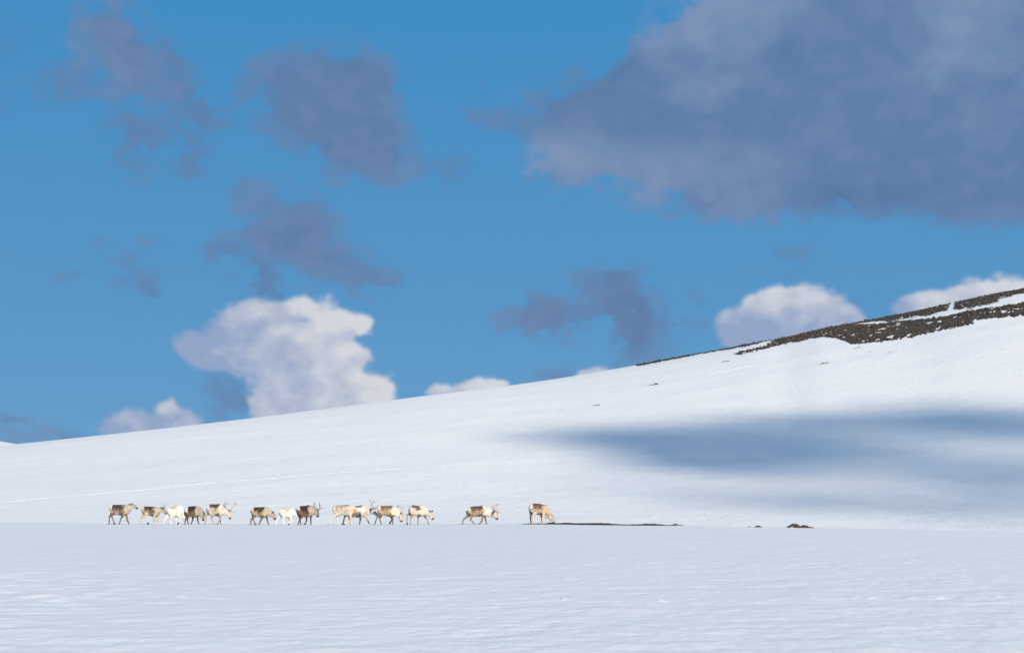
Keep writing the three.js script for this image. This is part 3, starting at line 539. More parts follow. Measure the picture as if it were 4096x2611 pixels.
function reindeer(name, o) {
  const { off: [ox, oy], yaw = 0, ground } = o, ct = Math.cos(yaw), st = Math.sin(yaw), scale = o.z ? (D0 - o.z) / D0 : 1;
  const cxz = o.cx, sx = ox + cxz / ZS, baseX = SX(sx) * scale, baseY = crestY(SX(sx));
  // zoom pixel and depth (metres) to the animal's own axes
  const loc = (X, Y, z) => [(((X - cxz) * MM) * scale - z * st) / ct, (ground - Y) * MM * scale, z];
  const bones = [];                                          // [ax, ay, az, ar, bx, by, bz, br, squash in z, blend, group, index]
  const bone = (a, b, ra, rb, sq, k, grp, idx) => bones.push([a[0], a[1], a[2], ra * MM * scale, b[0], b[1], b[2], rb * MM * scale, sq, k, grp, idx]);
  const chain = (list, sq, k, grp, z = 0) => { for (let i = 0; i + 1 < list.length; i++) bone(loc(list[i][0], list[i][1], z), loc(list[i + 1][0], list[i + 1][1], z), list[i][2], list[i + 1][2], sq, k, grp, i); };
  const torso = o.torso.map(([x, t, b]) => [x, (t + b) / 2, (b - t) / 2]);
  chain(torso, .80, .03, 0);
  chain([[torso[torso.length - 1][0], torso[torso.length - 1][1], torso[torso.length - 1][2] * .8], ...o.neck], .68, .06, 1);
  chain([[...o.neck[o.neck.length - 1].slice(0, 2), o.neck[o.neck.length - 1][2] * .8], ...o.head], .72, .035, 2);
  const legR = { hind: [135, 92, 40, 33, 36], front: [95, 66, 39, 32, 34] };
  const feet = [];
  o.legs.forEach(([kind, side, pts]) => {
    const R = legR[kind], f = kind === 'hind' ? [.10, .135, .115, .10, .10] : [.13, .135, .12, .10, .10];
    const P = kind === 'front' ? [[pts[0][0] - 10, pts[0][1] - 130], ...pts] : pts;
    for (let i = 0; i + 1 < P.length; i++) bone(loc(P[i][0], P[i][1], side * f[i] * scale), loc(P[i + 1][0], P[i + 1][1], side * f[i + 1] * scale), R[i] * (o.legW ?? 1), R[i + 1] * (o.legW ?? 1) * (i === 3 ? .9 : 1), i === 0 ? .55 : 1, i === 0 ? .06 : .022, kind === 'hind' ? 3 : 4, i);
    // the heel of the hock
    if (kind === 'hind') bone(loc(P[2][0] - 4, P[2][1] - 6, side * f[2]), loc(P[2][0] - 16, P[2][1] - 30, side * f[2]), 36, 24, 1, .02, 3, 2);
    const e = P.length - 1; feet.push([loc(P[e - 1][0], P[e - 1][1], side * f[3]), loc(P[e][0], P[e][1], side * f[4]), P[e][1], kind, side]);
  });
  for (const list of o.extra ?? []) chain(list, .55, .05, 1);
  // field
  const lo = [1e9, 1e9, 1e9], hi = [-1e9, -1e9, -1e9];
  for (const b of bones) for (let k = 0; k < 3; k++) { lo[k] = Math.min(lo[k], b[k] - b[3] * 1.05, b[4 + k] - b[7] * 1.05); hi[k] = Math.max(hi[k], b[k] + b[3] * 1.05, b[4 + k] + b[7] * 1.05); }
  const cell = .0135, pad = .05, n = [0, 1, 2].map(k => Math.ceil((hi[k] - lo[k] + 2 * pad) / cell)), org = lo.map(v => v - pad);
  const [nx, ny, nz] = n, f = new Float32Array(nx * ny * nz).fill(9);
  const dist = (b, x, y, z) => {
    const vx = b[4] - b[0], vy = b[5] - b[1], vz = b[6] - b[2], L = vx * vx + vy * vy + vz * vz || 1e-9;
    const zz = (z - b[2]) , t = clamp(((x - b[0]) * vx + (y - b[1]) * vy + zz * vz) / L), r = b[3] + (b[7] - b[3]) * t;
    const dx = x - b[0] - vx * t, dy = y - b[1] - vy * t, dz = (zz - vz * t) / b[8];
    return (Math.sqrt(dx * dx + dy * dy + dz * dz) - r) * (.4 + .6 * b[8]);
  };
  for (const b of bones) {
    const k = b[9], m = Math.max(k, .03) + .01, range = q => { const R = Math.max(b[3], b[7]) + m; return [Math.max(0, Math.floor((Math.min(b[q], b[q + 4]) - R - org[q]) / cell)), Math.min(n[q] - 1, Math.ceil((Math.max(b[q], b[q + 4]) + R - org[q]) / cell))]; };
    const [x0, x1] = range(0), [y0, y1] = range(1), [z0, z1] = range(2);
    for (let K = z0; K <= z1; K++) for (let J = y0; J <= y1; J++) for (let I = x0; I <= x1; I++) {
      const d = dist(b, org[0] + I * cell, org[1] + J * cell, org[2] + K * cell), q = I + nx * (J + ny * K), e = f[q], h = Math.max(k - Math.abs(d - e), 0) / k;
      f[q] = Math.min(d, e) - h * h * k * .25;
    }
  }
  const [P, I] = surfaceNets(f, nx, ny, nz, (i, j, k) => [org[0] + i * cell, org[1] + j * cell, org[2] + k * cell]);
  const hairy = P.map(() => 0);
  { const at = (x, y, z) => { const i = clamp(Math.round((x - org[0]) / cell), 1, nx - 2), j = clamp(Math.round((y - org[1]) / cell), 1, ny - 2), k = clamp(Math.round((z - org[2]) / cell), 1, nz - 2), q = i + nx * (j + ny * k); return [f[q + 1] - f[q - 1], f[q + nx] - f[q - nx], f[q + nx * ny] - f[q - nx * ny]]; };
    for (let v = 0; v < P.length; v += 3) { const [x, y, z] = [P[v], P[v + 1], P[v + 2]], g = at(x, y, z), L = Math.hypot(...g) || 1, low = sstep(.35, .62, y / (CAM_H * .8)), a = (.003 + .011 * low) * (noise(x * 19 + y * 9 + o.id * 5, y * 11 - x * 7, z * 19) + .7 * noise(x * 40 + y * 14, y * 20 - x * 12, z * 40 + o.id)); for (let k = 0; k < 3; k++) hairy[v + k] = a * g[k] / L; } }
  // coat
  const c = o.coat, C = [], xr = o.torso[0][0], xs = o.torso[o.torso.length - 1][0], topOf = curve(o.torso.map(q => [q[0], q[1]])), botOf = curve(o.torso.map(q => [q[0], q[2]])), hl = o.head[o.head.length - 1], h0 = o.head[0], nid = o.id * 3.7;
  for (let v = 0; v < P.length; v += 3) {
    const x = P[v], y = P[v + 1], z = P[v + 2];
    const d = [9, 9, 9, 9, 9], di = [0, 0, 0, 0, 0];
    for (const b of bones) { const e = dist(b, x, y, z); if (e < d[b[10]]) { d[b[10]] = e; di[b[10]] = b[11]; } }
    const X = (x * ct + z * st) / MM / scale + cxz, Y = ground - y / MM / scale, s = (X - xr) / (xs - xr), t = (Y - topOf(X)) / (botOf(X) - topOf(X));
    const m1 = fbm(x * 5 + nid, y * 5, z * 5, 3), m2 = fbm(x * 16 + nid, y * 9, z * 16, 3), m3 = noise(x * 45, y * 14 + nid, z * 45);
    let col = mix3(c.belly, c.side, sstep(.92, .66, t + m1 * .18));
    const sad = c.saddleV ?? .3;
    col = mix3(col, c.saddle, sstep(sad + .34, sad - .08, t + m1 * .24 + m2 * .10) * sstep(1.0, .78, s + m1 * .25 + t * .12) * sstep(.02, .12, s + m2 * .05));
    if (c.flank) col = mix3(col, c.saddle, .9 * sstep(.16, .06, Math.hypot((s - .72) * .55, t - .86 + m1 * .1)));
    if (c.spots) col = mix3(col, c.saddle, .8 * sstep(.26, .36, m1));
    col = mix3(col, c.rump, sstep(.10, .02, s + m2 * .06) * sstep(.85, .6, t));
    const wn = clamp((d[0] - d[1]) / .06 + .5 + .4 * m1) * sstep(.05, -.02, d[1] - Math.min(d[3], d[4]) );
    let nk = mix3(c.neck, c.mane ?? c.neck, sstep(.1, .5, m1 + .15)); if (c.neckPatch) nk = mix3(nk, c.neckPatch, sstep(.25, -.25, Math.hypot((X - 1560) / 170, (Y - 590) / 130) - .9 + m1 * .5 + m2 * .3));
    col = mix3(col, nk, Math.max(wn, sstep(.84, 1, s + m1 * .1) * .9));
    // head
    const hu = ((X - h0[0]) * (hl[0] - h0[0]) + (Y - h0[1]) * (hl[1] - h0[1])) / ((hl[0] - h0[0]) ** 2 + (hl[1] - h0[1]) ** 2);
    const wh = clamp((d[1] - d[2]) / .03 + .5);
    if (wh > 0 && d[2] < .05) {
      let hc = mix3(c.face, c.cheek ?? c.face, sstep(.0, .03, -((X - h0[0]) * (hl[1] - h0[1]) - (Y - h0[1]) * (hl[0] - h0[0])) / 26000 + m1 * .02));
      hc = mix3(hc, c.crown ?? c.face, sstep(.12, -.25, hu + m1 * .2));
      hc = mix3(hc, c.muzzle, sstep(.80, .93, hu + m1 * .08));
      col = mix3(col, hc, wh);
    }
    // legs
    for (const g of [3, 4]) {
      const lowLeg = di[g] >= 2, w = clamp((Math.min(d[0], d[1] + .02, d[2]) - d[g]) / (g === 3 ? .05 : .045) + (di[g] >= 1 ? .4 : -.15));
      if (d[g] < .05) {
        let lc = di[g] === 0 ? mix3(c.side, c.leg, .35) : c.leg; if (g === 4 && c.legFront) lc = mix3(c.leg, c.legFront, sstep(-.1, .2, m1 + (lowLeg ? .1 : -.2)));
        if (di[g] >= 3) lc = mix3(lc, c.sock ?? c.leg, .75);
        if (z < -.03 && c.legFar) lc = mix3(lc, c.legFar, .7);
        col = mix3(col, lc, w);
      }
    }
    const f2 = 1 + .34 * m2 + .16 * m3 + .22 * m1;
    C.push(col[0] * f2, col[1] * f2, col[2] * f2);
  }
  for (let v = 0; v < P.length; v++) P[v] += hairy[v];
  const g = new THREE.BufferGeometry(); g.setAttribute('position', new THREE.Float32BufferAttribute(P, 3)); g.setAttribute('color', new THREE.Float32BufferAttribute(C.map(v => Math.min(.95, Math.max(.008, v))), 3)); g.setIndex(I); g.computeVertexNormals();
  const t = thing(name, o.label, 'reindeer', [baseX, baseY - .012, -D0 + (o.z ?? 0)], 'reindeer walking in line along the snow crest');
  t.rotation.y = yaw;
  part(t, 'body', g, hair);
  for (const [a, b, Y, kind] of feet) {
    const h = part(t, 'hoof', hoofShape, hoofMat), dx = b[0] - a[0], dy = b[1] - a[1], lifted = ground - Y > 45;
    h.scale.setScalar(lifted ? 1.2 * scale : .95 * scale);
    if (lifted) { const L = Math.hypot(dx, dy); h.rotation.z = Math.atan2(dy / L, dx / L) + Math.PI / 2 - .9; h.position.set(b[0] + dx / L * .03, b[1] + dy / L * .045, b[2]); }
    else h.position.set(b[0], Math.max(-.045, b[1] - .065), b[2]);
  }
  for (const [a, b, side, dark, len = 1] of o.ears) {          // ear: a leaf-shaped shell from base to tip
    const q = new THREE.SphereGeometry(1, 14, 10), p = q.attributes.position;
    for (let i = 0; i < p.count; i++) { const y = p.getY(i), w = .5 + .5 * y, wd = Math.sin(Math.PI * (.12 + .88 * (1 - w)) * .98) ; p.setXYZ(i, p.getX(i) * .5 * (.35 + .65 * wd), y, p.getZ(i) * .28); }
    q.computeVertexNormals();
    const A = new THREE.Vector3(...loc(a[0], a[1], side * .05)), B = new THREE.Vector3(...loc(b[0], b[1], side * .10)), e = part(t, 'ear', q, dark ? furOf([.05, .035, .027], 'dark ear fur') : furOf([.42, .33, .25], 'pale ear fur')), L = A.distanceTo(B);
    e.position.copy(A).lerp(B, .5); e.quaternion.setFromUnitVectors(new THREE.Vector3(0, 1, 0), B.clone().sub(A).normalize()); e.scale.set(L * .5, L * .56, L * .5);
  }
  { // eyes: on both sides of the head, nearer the brow
    const [ex, ey] = o.eye ?? [mix(h0[0], hl[0], .38), mix(h0[1], hl[1], .30)], r = (o.head[1] ?? h0)[2] * MM * .72;
    for (const s of [-1, 1]) { const e = part(t, 'eye', new THREE.SphereGeometry(.014 * scale, 10, 8), eyeMat); e.position.set(...loc(ex, ey, s * r * .86)); }
  }
  if (o.tail) { const A = loc(o.tail[0][0], o.tail[0][1], 0), B = loc(o.tail[1][0], o.tail[1][1], 0), q = new THREE.SphereGeometry(1, 12, 10), e = part(t, 'tail', q, furOf([.72, .68, .62], 'white tail fur')), a = new THREE.Vector3(...A), b = new THREE.Vector3(...B), L = a.distanceTo(b); e.position.copy(a).lerp(b, .5); e.quaternion.setFromUnitVectors(new THREE.Vector3(0, 1, 0), b.sub(a).normalize()); e.scale.set(.036, L * .62, .05); }
  for (const [side, lines, dark, thick = 1] of o.antlers ?? []) {
    const gs = lines.map((line, i) => {
      let acc = 0; const n = line.length, all = line.length;
      const root = lines[0][0];
      const pts = line.map(p => { const away = clamp(Math.hypot(p[0] - root[0], p[1] - root[1]) / 420); return loc(p[0], p[1], side * (.045 + .24 * away ** .8)); });
      return taperTube(pts, (i === 0 ? .026 : .018) * thick, (i === 0 ? .012 : .010) * thick);
    });
    part(t, 'antler', mergeGeometries(gs), dark ? hornDark : hornMat);
  }
  return t;
}
const coat = {
  brown: { saddle: [.078, .047, .030], side: [.33, .235, .155], belly: [.52, .44, .35], rump: [.80, .76, .70], neck: [.52, .45, .36], face: [.44, .31, .21], cheek: [.55, .48, .40], crown: [.10, .07, .05], muzzle: [.06, .045, .035], leg: [.27, .185, .12], legFront: [.12, .075, .05], sock: [.34, .25, .17], saddleV: .36, flank: true },
  dark: { saddle: [.048, .028, .018], side: [.20, .128, .078], belly: [.22, .17, .13], rump: [.78, .74, .68], neck: [.48, .40, .30], face: [.36, .23, .14], cheek: [.48, .41, .33], crown: [.05, .035, .026], muzzle: [.045, .03, .025], leg: [.17, .10, .062], legFront: [.09, .052, .035], sock: [.30, .21, .15], saddleV: .46 },
  white: { saddle: [.58, .48, .37], side: [.82, .76, .66], belly: [.84, .80, .72], rump: [.84, .80, .73], neck: [.85, .81, .74], face: [.84, .81, .75], crown: [.70, .60, .50], muzzle: [.74, .68, .60], leg: [.84, .79, .71], sock: [.86, .83, .77], saddleV: .16 },
  pale: { saddle: [.42, .33, .24], side: [.62, .53, .42], belly: [.78, .72, .63], rump: [.80, .75, .67], neck: [.68, .60, .50], face: [.78, .74, .68], muzzle: [.50, .38, .27], leg: [.74, .66, .55], sock: [.82, .77, .69], saddleV: .05 },
  light: { saddle: [.10, .065, .042], side: [.56, .48, .38], belly: [.66, .60, .52], rump: [.80, .76, .70], neck: [.70, .65, .57], face: [.60, .50, .40], cheek: [.70, .66, .60], crown: [.09, .06, .045], muzzle: [.07, .05, .04], leg: [.50, .39, .28], legFront: [.16, .105, .07], sock: [.50, .40, .30], saddleV: .20, flank: true },
};
for (const c of Object.values(coat)) for (const k of Object.keys(c)) if (Array.isArray(c[k])) { const w = c[k], b = w[0] < .42 ? .56 + .2 * w[0] : .66 + .1 * w[0]; const q = [w[0] * b, w[1] * b * (w[0] > .5 ? 1.03 : 1.06), w[2] * b * (w[0] > .5 ? 1.08 : 1.20)], m = (q[0] + q[1] + q[2]) / 3; c[k] = q.map(v => m + (v - m) * (w[0] > .55 ? 1.3 : 1.05)); }   // measured under a warm sun
const hind = (side, ...pts) => ['hind', side, pts], fore = (side, ...pts) => ['front', side, pts];
const herd = [
  { off: [420, 2000], cx: 800, ground: 1362, coat: coat.brown, label: 'last reindeer at the left end of the line, head raised level, no antlers',
    torso: [[365, 262, 560], [500, 248, 760], [650, 255, 815], [800, 262, 840], [950, 262, 860], [1080, 252, 840], [1170, 300, 780]],
    neck: [[1290, 400, 150], [1400, 350, 118]], head: [[1500, 280, 98], [1600, 350, 98], [1730, 430, 62], [1775, 450, 50]], eye: [1645, 300],
    legs: [hind(1, [430, 560], [545, 720], [262, 900], [240, 1240], [240, 1345]), hind(-1, [350, 560], [400, 660], [260, 790], [425, 1170], [440, 1290]), fore(1, [1200, 800], [1262, 1130], [1325, 1260], [1365, 1345]), fore(-1, [930, 850], [835, 1020], [755, 1270], [735, 1345])],
    ears: [[[1440, 260], [1315, 215], 1, true], [[1470, 250], [1400, 200], -1, true]], tail: [[285, 300], [240, 400]] },
  { off: [540, 2000], cx: 800, ground: 1372, coat: { ...coat.brown, leg: [.50, .41, .31], legFront: [.28, .2, .14], sock: [.62, .54, .44] }, label: 'second reindeer from the left end, brown back, thin antlers, nose at the white one',
    torso: [[455, 368, 610], [570, 352, 750], [720, 356, 840], [880, 378, 890], [1010, 378, 930], [1110, 372, 925], [1180, 430, 860]],
    neck: [[1290, 580, 125], [1410, 560, 100]], head: [[1540, 530, 100], [1610, 620, 98], [1680, 720, 58], [1695, 755, 42]], eye: [1660, 550],
    legs: [hind(1, [500, 560], [640, 760], [505, 880], [705, 1130], [695, 1270]), hind(-1, [430, 560], [470, 770], [300, 960], [265, 1250], [255, 1360]), fore(1, [1110, 850], [1065, 1090], [1052, 1260], [1042, 1360]), fore(-1, [1175, 930], [1235, 1120], [1275, 1270], [1290, 1360])],
    ears: [[[1490, 425], [1390, 395], 1, true], [[1535, 440], [1525, 350], -1, true]], tail: [[365, 430], [340, 545]],
    antlers: [[1, [[[1610, 450], [1640, 380], [1595, 255], [1490, 195]]]], [-1, [[[1600, 450], [1635, 330], [1605, 235], [1670, 150], [1690, 65]]]]] },
  { off: [620, 2000], cx: 1000, ground: 1372, yaw: .2, coat: coat.white, label: 'larger white reindeer with head hung low, third from the left end of the line',
    torso: [[795, 415, 690], [880, 420, 830], [1000, 385, 890], [1120, 335, 920], [1220, 293, 910], [1290, 330, 880]],
    neck: [[1380, 540, 190], [1470, 640, 150]], head: [[1545, 690, 112], [1560, 830, 108], [1585, 960, 76], [1595, 1030, 58]], eye: [1635, 780],
    legs: [hind(-1, [720, 600], [730, 850], [545, 1020], [455, 1270], [440, 1360]), hind(1, [880, 640], [950, 860], [865, 1060], [895, 1260], [920, 1360]), fore(-1, [1120, 890], [1135, 1070], [1140, 1260], [1142, 1360]), fore(1, [1330, 850], [1430, 970], [1340, 1190], [1270, 1240])],
    ears: [[[1580, 640], [1625, 525], 1, false], [[1590, 630], [1555, 570], -1, false]], tail: [[700, 470], [660, 640]] },
  { off: [700, 2000], cx: 960, ground: 1368, yaw: .42, coat: coat.dark, label: 'dark brown reindeer turned partly away with short spike antlers, between larger white and cream ones',
    torso: [[725, 402, 760], [820, 345, 880], [940, 335, 930], [1060, 335, 945], [1150, 330, 930], [1200, 385, 890]],
    neck: [[1300, 620, 200], [1390, 760, 155]], head: [[1470, 840, 112], [1470, 960, 100], [1490, 1080, 66], [1495, 1110, 56]], eye: [1555, 870],
    legs: [hind(1, [760, 640], [800, 850], [655, 1040], [605, 1230], [595, 1360]), hind(-1, [640, 700], [680, 900], [660, 1050], [705, 1260], [735, 1355]), fore(-1, [950, 930], [935, 1110], [880, 1270], [850, 1355]), fore(1, [1230, 850], [1250, 1130], [1282, 1260], [1288, 1358])],
    ears: [[[1490, 790], [1545, 630], 1, true, 1.2]], tail: [[590, 480], [600, 640]],
    antlers: [[1, [[[1560, 830], [1590, 740], [1612, 600]]], true, .8], [-1, [[[1560, 760], [1620, 790], [1680, 810]]], true, .8]] },
  { off: [800, 2000], cx: 840, ground: 1375, coat: coat.light, label: 'cream reindeer with brown saddle and large white antlers, fifth from the left end',
    torso: [[475, 240, 500], [570, 215, 700], [720, 222, 820], [880, 232, 890], [1020, 215, 885], [1110, 202, 860], [1190, 250, 830]],
    neck: [[1300, 560, 235], [1430, 650, 190]], head: [[1590, 690, 118], [1610, 800, 115], [1645, 940, 78], [1655, 1010, 58]], eye: [1690, 740],
    legs: [hind(-1, [430, 540], [440, 740], [310, 905], [255, 1250], [235, 1360]), hind(1, [620, 620], [735, 800], [650, 1010], [755, 1240], [805, 1355]), fore(-1, [1030, 860], [1070, 1080], [1100, 1250], [1112, 1365]), fore(1, [1165, 800], [1115, 1090], [1000, 1285], [930, 1345])],
    ears: [[[1610, 610], [1640, 495], 1, true], [[1650, 620], [1560, 560], -1, true]], tail: [[440, 300], [430, 470]],
    antlers: [[1, [[[1560, 580], [1510, 520], [1440, 370], [1430, 270], [1395, 180], [1390, 110]], [[1430, 270], [1490, 212], [1620, 195], [1740, 185]], [[1400, 190], [1435, 110], [1472, 38]], [[1490, 205], [1510, 110], [1560, 75]], [[1570, 200], [1550, 130]], [[1655, 195], [1668, 148]], [[1420, 340], [1362, 255]]], false, 1.25],
      [-1, [[[1680, 620], [1720, 470], [1740, 380], [1860, 280], [1920, 245], [1930, 85]], [[1740, 380], [1728, 340]], [[1870, 270], [1840, 130], [1798, 45]], [[1915, 250], [1970, 212]], [[1900, 255], [1885, 190], [1895, 120]], [[1690, 580], [1820, 690], [1935, 682], [1945, 620]], [[1820, 690], [1825, 718]]], false, 1.15]] },
  { off: [980, 2000], cx: 840, ground: 1378, coat: { ...coat.brown, side: [.31, .215, .14], saddleV: .34 }, label: 'brown reindeer with lowered head right behind the smaller white one',
    torso: [[425, 405, 640], [540, 382, 800], [680, 378, 900], [840, 385, 955], [1000, 378, 975], [1080, 370, 965], [1150, 420, 910]],
    neck: [[1250, 640, 205], [1370, 730, 160]], head: [[1500, 780, 118], [1560, 890, 112], [1630, 1000, 76], [1650, 1035, 58]], eye: [1655, 800],
    legs: [hind(1, [500, 640], [580, 850], [360, 1060], [325, 1260], [320, 1365]), hind(-1, [400, 620], [440, 820], [370, 990], [500, 1230], [515, 1320]), fore(-1, [930, 950], [835, 1120], [765, 1290], [748, 1362]), fore(1, [1215, 870], [1255, 1150], [1310, 1290], [1332, 1365])],
    ears: [[[1540, 730], [1520, 600], 1, true], [[1580, 740], [1560, 615], -1, true]], tail: [[350, 440], [300, 530]] },
  { off: [1080, 2000], cx: 860, ground: 1382, yaw: .15, coat: coat.white, label: 'smaller white reindeer with brown ears, between two brown ones in the middle group of three',
    torso: [[625, 458, 720], [720, 440, 860], [850, 435, 960], [980, 410, 975], [1060, 430, 950], [1110, 490, 900]],
    neck: [[1200, 650, 160], [1310, 680, 140]], head: [[1410, 680, 120], [1440, 780, 98], [1468, 860, 72], [1485, 895, 52]], eye: [1465, 700],
    legs: [hind(-1, [600, 650], [560, 880], [380, 1050], [325, 1260], [312, 1370]), hind(1, [720, 700], [790, 900], [725, 1130], [782, 1290], [803, 1372]), fore(-1, [980, 930], [1000, 1100], [1015, 1260], [1015, 1365]), fore(1, [1135, 880], [1210, 1150], [1085, 1265], [1030, 1300])],
    ears: [[[1300, 545], [1215, 490], -1, true], [[1400, 575], [1460, 485], 1, true]], tail: [[500, 560], [470, 700]] },
  { off: [1160, 2000], cx: 860, ground: 1382, yaw: .3, coat: coat.dark, label: 'dark brown reindeer with two upright forked brown antlers, ahead of the smaller white one',
    torso: [[535, 352, 610], [640, 310, 800], [780, 302, 915], [920, 298, 930], [1050, 265, 920], [1115, 300, 880]],
    neck: [[1210, 560, 225], [1310, 620, 165]], head: [[1440, 610, 118], [1460, 720, 112], [1490, 850, 84], [1505, 885, 66]], eye: [1545, 660],
    legs: [hind(1, [620, 640], [710, 850], [580, 1050], [495, 1260], [475, 1370]), hind(-1, [520, 700], [545, 900], [545, 1060], [572, 1250], [600, 1372]), fore(-1, [880, 920], [890, 1130], [840, 1280], [780, 1310]), fore(1, [1160, 860], [1150, 1080], [1160, 1270], [1168, 1372])],
    ears: [[[1455, 555], [1482, 430], 1, true, 1.1]], tail: [[450, 420], [460, 590]],
    antlers: [[-1, [[[1430, 560], [1390, 480], [1300, 320], [1255, 160], [1272, 70]], [[1290, 240], [1325, 200], [1362, 140]]], true, 1.15], [1, [[[1500, 560], [1560, 530], [1630, 465], [1635, 300], [1630, 100]], [[1640, 300], [1680, 275], [1748, 228]], [[1630, 465], [1760, 440], [1798, 355]]], true, 1.1]] },
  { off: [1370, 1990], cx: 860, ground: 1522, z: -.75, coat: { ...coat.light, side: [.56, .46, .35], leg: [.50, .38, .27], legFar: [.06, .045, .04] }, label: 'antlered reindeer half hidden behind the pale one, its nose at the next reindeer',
    torso: [[345, 510, 760], [450, 495, 940], [600, 490, 1060], [760, 486, 1110], [900, 480, 1115], [1060, 432, 1070], [1150, 490, 1030]],
    neck: [[1290, 760, 215], [1430, 790, 172]], head: [[1640, 760, 150], [1740, 830, 112], [1860, 935, 76], [1940, 985, 52]], eye: [1820, 765],
    legs: [hind(1, [450, 760], [560, 1000], [480, 1210], [425, 1420], [420, 1512]), hind(-1, [330, 760], [300, 960], [95, 1040], [25, 1360], [-40, 1470]), fore(-1, [975, 1070], [960, 1290], [930, 1450], [920, 1512]), fore(1, [1230, 960], [1400, 1240], [1490, 1440], [1560, 1508])],
    ears: [[[1640, 680], [1565, 580], 1, true], [[1690, 650], [1660, 590], -1, true]],
    antlers: [[1, [[[1775, 640], [1740, 560], [1655, 420], [1610, 300], [1595, 210], [1495, 92]], [[1580, 180], [1588, 92]], [[1615, 250], [1740, 175], [1755, 85]], [[1655, 410], [1690, 345], [1760, 265], [1860, 250], [1970, 215]], [[1750, 280], [1752, 175]], [[1640, 410], [1558, 385]], [[1740, 590], [1640, 485]]], false, 1.2],
      [-1, [[[1780, 600], [1900, 540], [2050, 470]], [[1900, 535], [1962, 405]], [[1780, 590], [1850, 640], [1890, 620]]], true, 1]] },
  { off: [1310, 2000], cx: 800, ground: 1384, coat: { ...coat.pale, neckPatch: [.42, .24, .10], spots: true }, label: 'pale cream reindeer with an orange brown neck patch, in front of the half hidden one',
    torso: [[385, 348, 620], [500, 285, 740], [680, 268, 820], [860, 260, 832], [1040, 250, 832], [1200, 240, 830], [1290, 300, 790]],
    neck: [[1420, 530, 195], [1580, 555, 145]], head: [[1750, 510, 120], [1900, 565, 112], [2040, 665, 80], [2120, 715, 58]], eye: [1975, 525],
    legs: [hind(1, [470, 600], [590, 740], [260, 980], [165, 1260], [140, 1372]), hind(-1, [500, 620], [560, 820], [480, 1030], [570, 1260], [612, 1372]), fore(1, [1275, 790], [1312, 1080], [1342, 1270], [1352, 1372]), fore(-1, [1180, 850], [1165, 1120], [985, 1240], [880, 1290])],
    ears: [[[1800, 470], [1695, 395], 1, false]], tail: [[300, 440], [255, 590]] },
  { off: [1480, 2000], cx: 880, ground: 1380, coat: { ...coat.brown, saddle: [.15, .095, .055], side: [.36, .26, .165], neck: [.62, .56, .48], face: [.56, .44, .34], saddleV: .22 }, label: 'tan brown reindeer with a front leg lifted, head low and thin curved antlers',
    torso: [[535, 312, 590], [640, 300, 760], [800, 302, 840], [960, 305, 888], [1120, 303, 892], [1230, 310, 870], [1290, 365, 820]],
    neck: [[1410, 610, 220], [1520, 730, 190]], head: [[1660, 810, 128], [1690, 930, 112], [1735, 1090, 78], [1750, 1160, 60]], eye: [1785, 920],
    legs: [hind(1, [560, 600], [620, 790], [395, 960], [295, 1240], [252, 1370]), hind(-1, [520, 650], [570, 860], [525, 1010], [592, 1250], [622, 1372]), fore(1, [1290, 850], [1262, 1100], [1270, 1270], [1275, 1370]), fore(-1, [1130, 870], [1220, 1060], [1160, 1165], [1085, 1215])],
    ears: [[[1680, 780], [1715, 660], 1, true], [[1640, 740], [1625, 630], -1, true]], tail: [[440, 350], [410, 470]],
    antlers: [[-1, [[[1640, 760], [1530, 540], [1490, 400], [1522, 310], [1520, 228]], [[1525, 300], [1552, 390], [1535, 480]]], true, .95], [1, [[[1760, 780], [1808, 680], [1790, 480], [1740, 390], [1608, 270]], [[1792, 480], [1868, 400], [1850, 300], [1802, 212]], [[1868, 400], [1940, 322]], [[1650, 315], [1700, 300], [1738, 182]], [[1780, 780], [1870, 765]], [[1785, 800], [1880, 830]]], false, .95]] },
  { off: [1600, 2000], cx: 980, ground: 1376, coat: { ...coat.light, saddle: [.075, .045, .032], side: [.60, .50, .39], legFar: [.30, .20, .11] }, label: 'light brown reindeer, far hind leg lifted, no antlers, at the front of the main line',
    torso: [[622, 302, 560], [720, 272, 720], [860, 298, 850], [1000, 325, 910], [1110, 310, 918], [1190, 298, 890], [1260, 355, 845]],
    neck: [[1390, 610, 210], [1510, 700, 180]], head: [[1660, 740, 145], [1740, 850, 130], [1805, 990, 84], [1830, 1045, 56]], eye: [1830, 790],
    legs: [hind(-1, [580, 560], [570, 790], [385, 785], [388, 1180], [360, 1290]), hind(1, [660, 600], [750, 800], [590, 1020], [592, 1240], [600, 1368]), fore(-1, [1010, 900], [1000, 1080], [985, 1270], [978, 1368]), fore(1, [1350, 840], [1530, 1100], [1595, 1270], [1625, 1362])],
    ears: [[[1700, 690], [1610, 565], 1, true], [[1780, 690], [1795, 540], -1, true, 1.2]], tail: [[545, 360], [510, 500]] },
  { off: [1840, 2000], cx: 940, ground: 1356, coat: { ...coat.brown, saddle: [.085, .055, .038], side: [.30, .21, .135], neck: [.62, .55, .46], leg: [.22, .145, .095], legFront: [.12, .075, .05], sock: [.17, .11, .075], face: [.50, .37, .27], saddleV: .27 }, label: 'antlered brown reindeer striding alone between the main line and the grazing one',
    torso: [[525, 398, 680], [620, 352, 780], [760, 345, 870], [900, 337, 925], [1060, 330, 920], [1200, 312, 895], [1300, 290, 875], [1360, 340, 840]],
    neck: [[1510, 640, 215], [1650, 740, 190]], head: [[1850, 780, 150], [1965, 885, 122], [2040, 1000, 78], [2070, 1035, 60]], eye: [2050, 800],
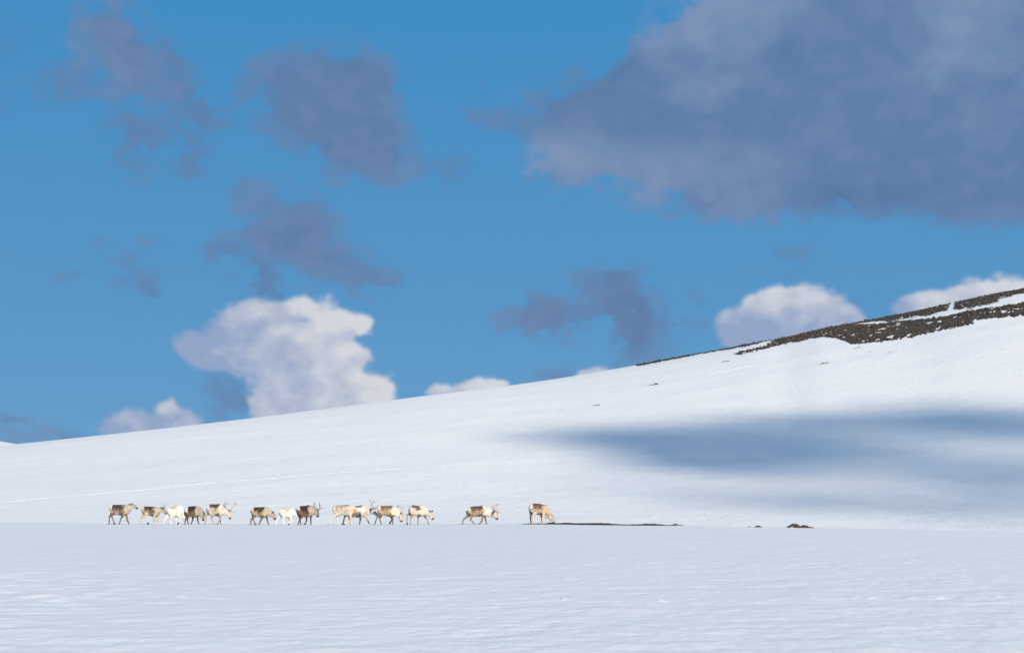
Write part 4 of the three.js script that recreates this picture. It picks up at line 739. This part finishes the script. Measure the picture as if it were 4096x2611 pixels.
    legs: [hind(-1, [430, 620], [480, 840], [210, 1050], [145, 1250], [122, 1348]), hind(1, [600, 640], [730, 800], [580, 1060], [780, 1280], [850, 1348]), fore(1, [1295, 800], [1222, 1150], [1090, 1315], [1020, 1348]), fore(-1, [1390, 900], [1430, 1110], [1475, 1285], [1492, 1348])],
    ears: [[[1925, 690], [1955, 550], 1, true]], tail: [[400, 440], [325, 590]],
    antlers: [[-1, [[[1905, 640], [1840, 470], [1730, 330]], [[1838, 440], [1900, 340], [2000, 265], [2112, 180]], [[1905, 335], [1888, 240]], [[2000, 262], [2130, 205]]], false, 1.3], [1, [[[2045, 680], [2010, 500], [1960, 420], [1860, 360], [1756, 272]], [[2030, 540], [2012, 420], [2060, 310], [2150, 260], [2232, 178]], [[2060, 320], [2130, 240], [2120, 190]], [[2040, 650], [2150, 635], [2240, 610]], [[2060, 660], [2120, 685], [2182, 690]], [[2050, 690], [2150, 778]]], false, 1.2]] },
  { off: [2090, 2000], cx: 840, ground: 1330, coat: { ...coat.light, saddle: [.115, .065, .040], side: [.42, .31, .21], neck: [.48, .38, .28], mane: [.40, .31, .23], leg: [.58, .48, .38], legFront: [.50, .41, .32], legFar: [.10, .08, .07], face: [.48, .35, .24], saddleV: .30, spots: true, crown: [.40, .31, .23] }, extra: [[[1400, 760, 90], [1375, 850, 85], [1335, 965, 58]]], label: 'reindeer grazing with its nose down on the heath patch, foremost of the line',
    torso: [[515, 218, 500], [600, 165, 660], [740, 160, 740], [880, 182, 790], [1020, 215, 800], [1140, 230, 780], [1210, 262, 740]],
    neck: [[1310, 470, 220], [1420, 670, 175]], head: [[1560, 880, 150], [1650, 1010, 118], [1725, 1180, 84], [1745, 1245, 62]], eye: [1770, 1030],
    legs: [hind(1, [600, 540], [680, 700], [520, 900], [615, 1240], [645, 1325]), hind(-1, [490, 500], [490, 720], [450, 920], [470, 1230], [476, 1322]), fore(1, [1175, 720], [1112, 1020], [1102, 1230], [1112, 1318]), fore(-1, [1050, 790], [1080, 1000], [1088, 1220], [1085, 1316])],
    ears: [[[1690, 950], [1630, 840], 1, true], [[1715, 930], [1755, 860], -1, true]], tail: [[430, 270], [335, 400]] },
];
herd.forEach((o, i) => { o.id = i; reindeer('reindeer', o); });
renderer.render(scene, camera);
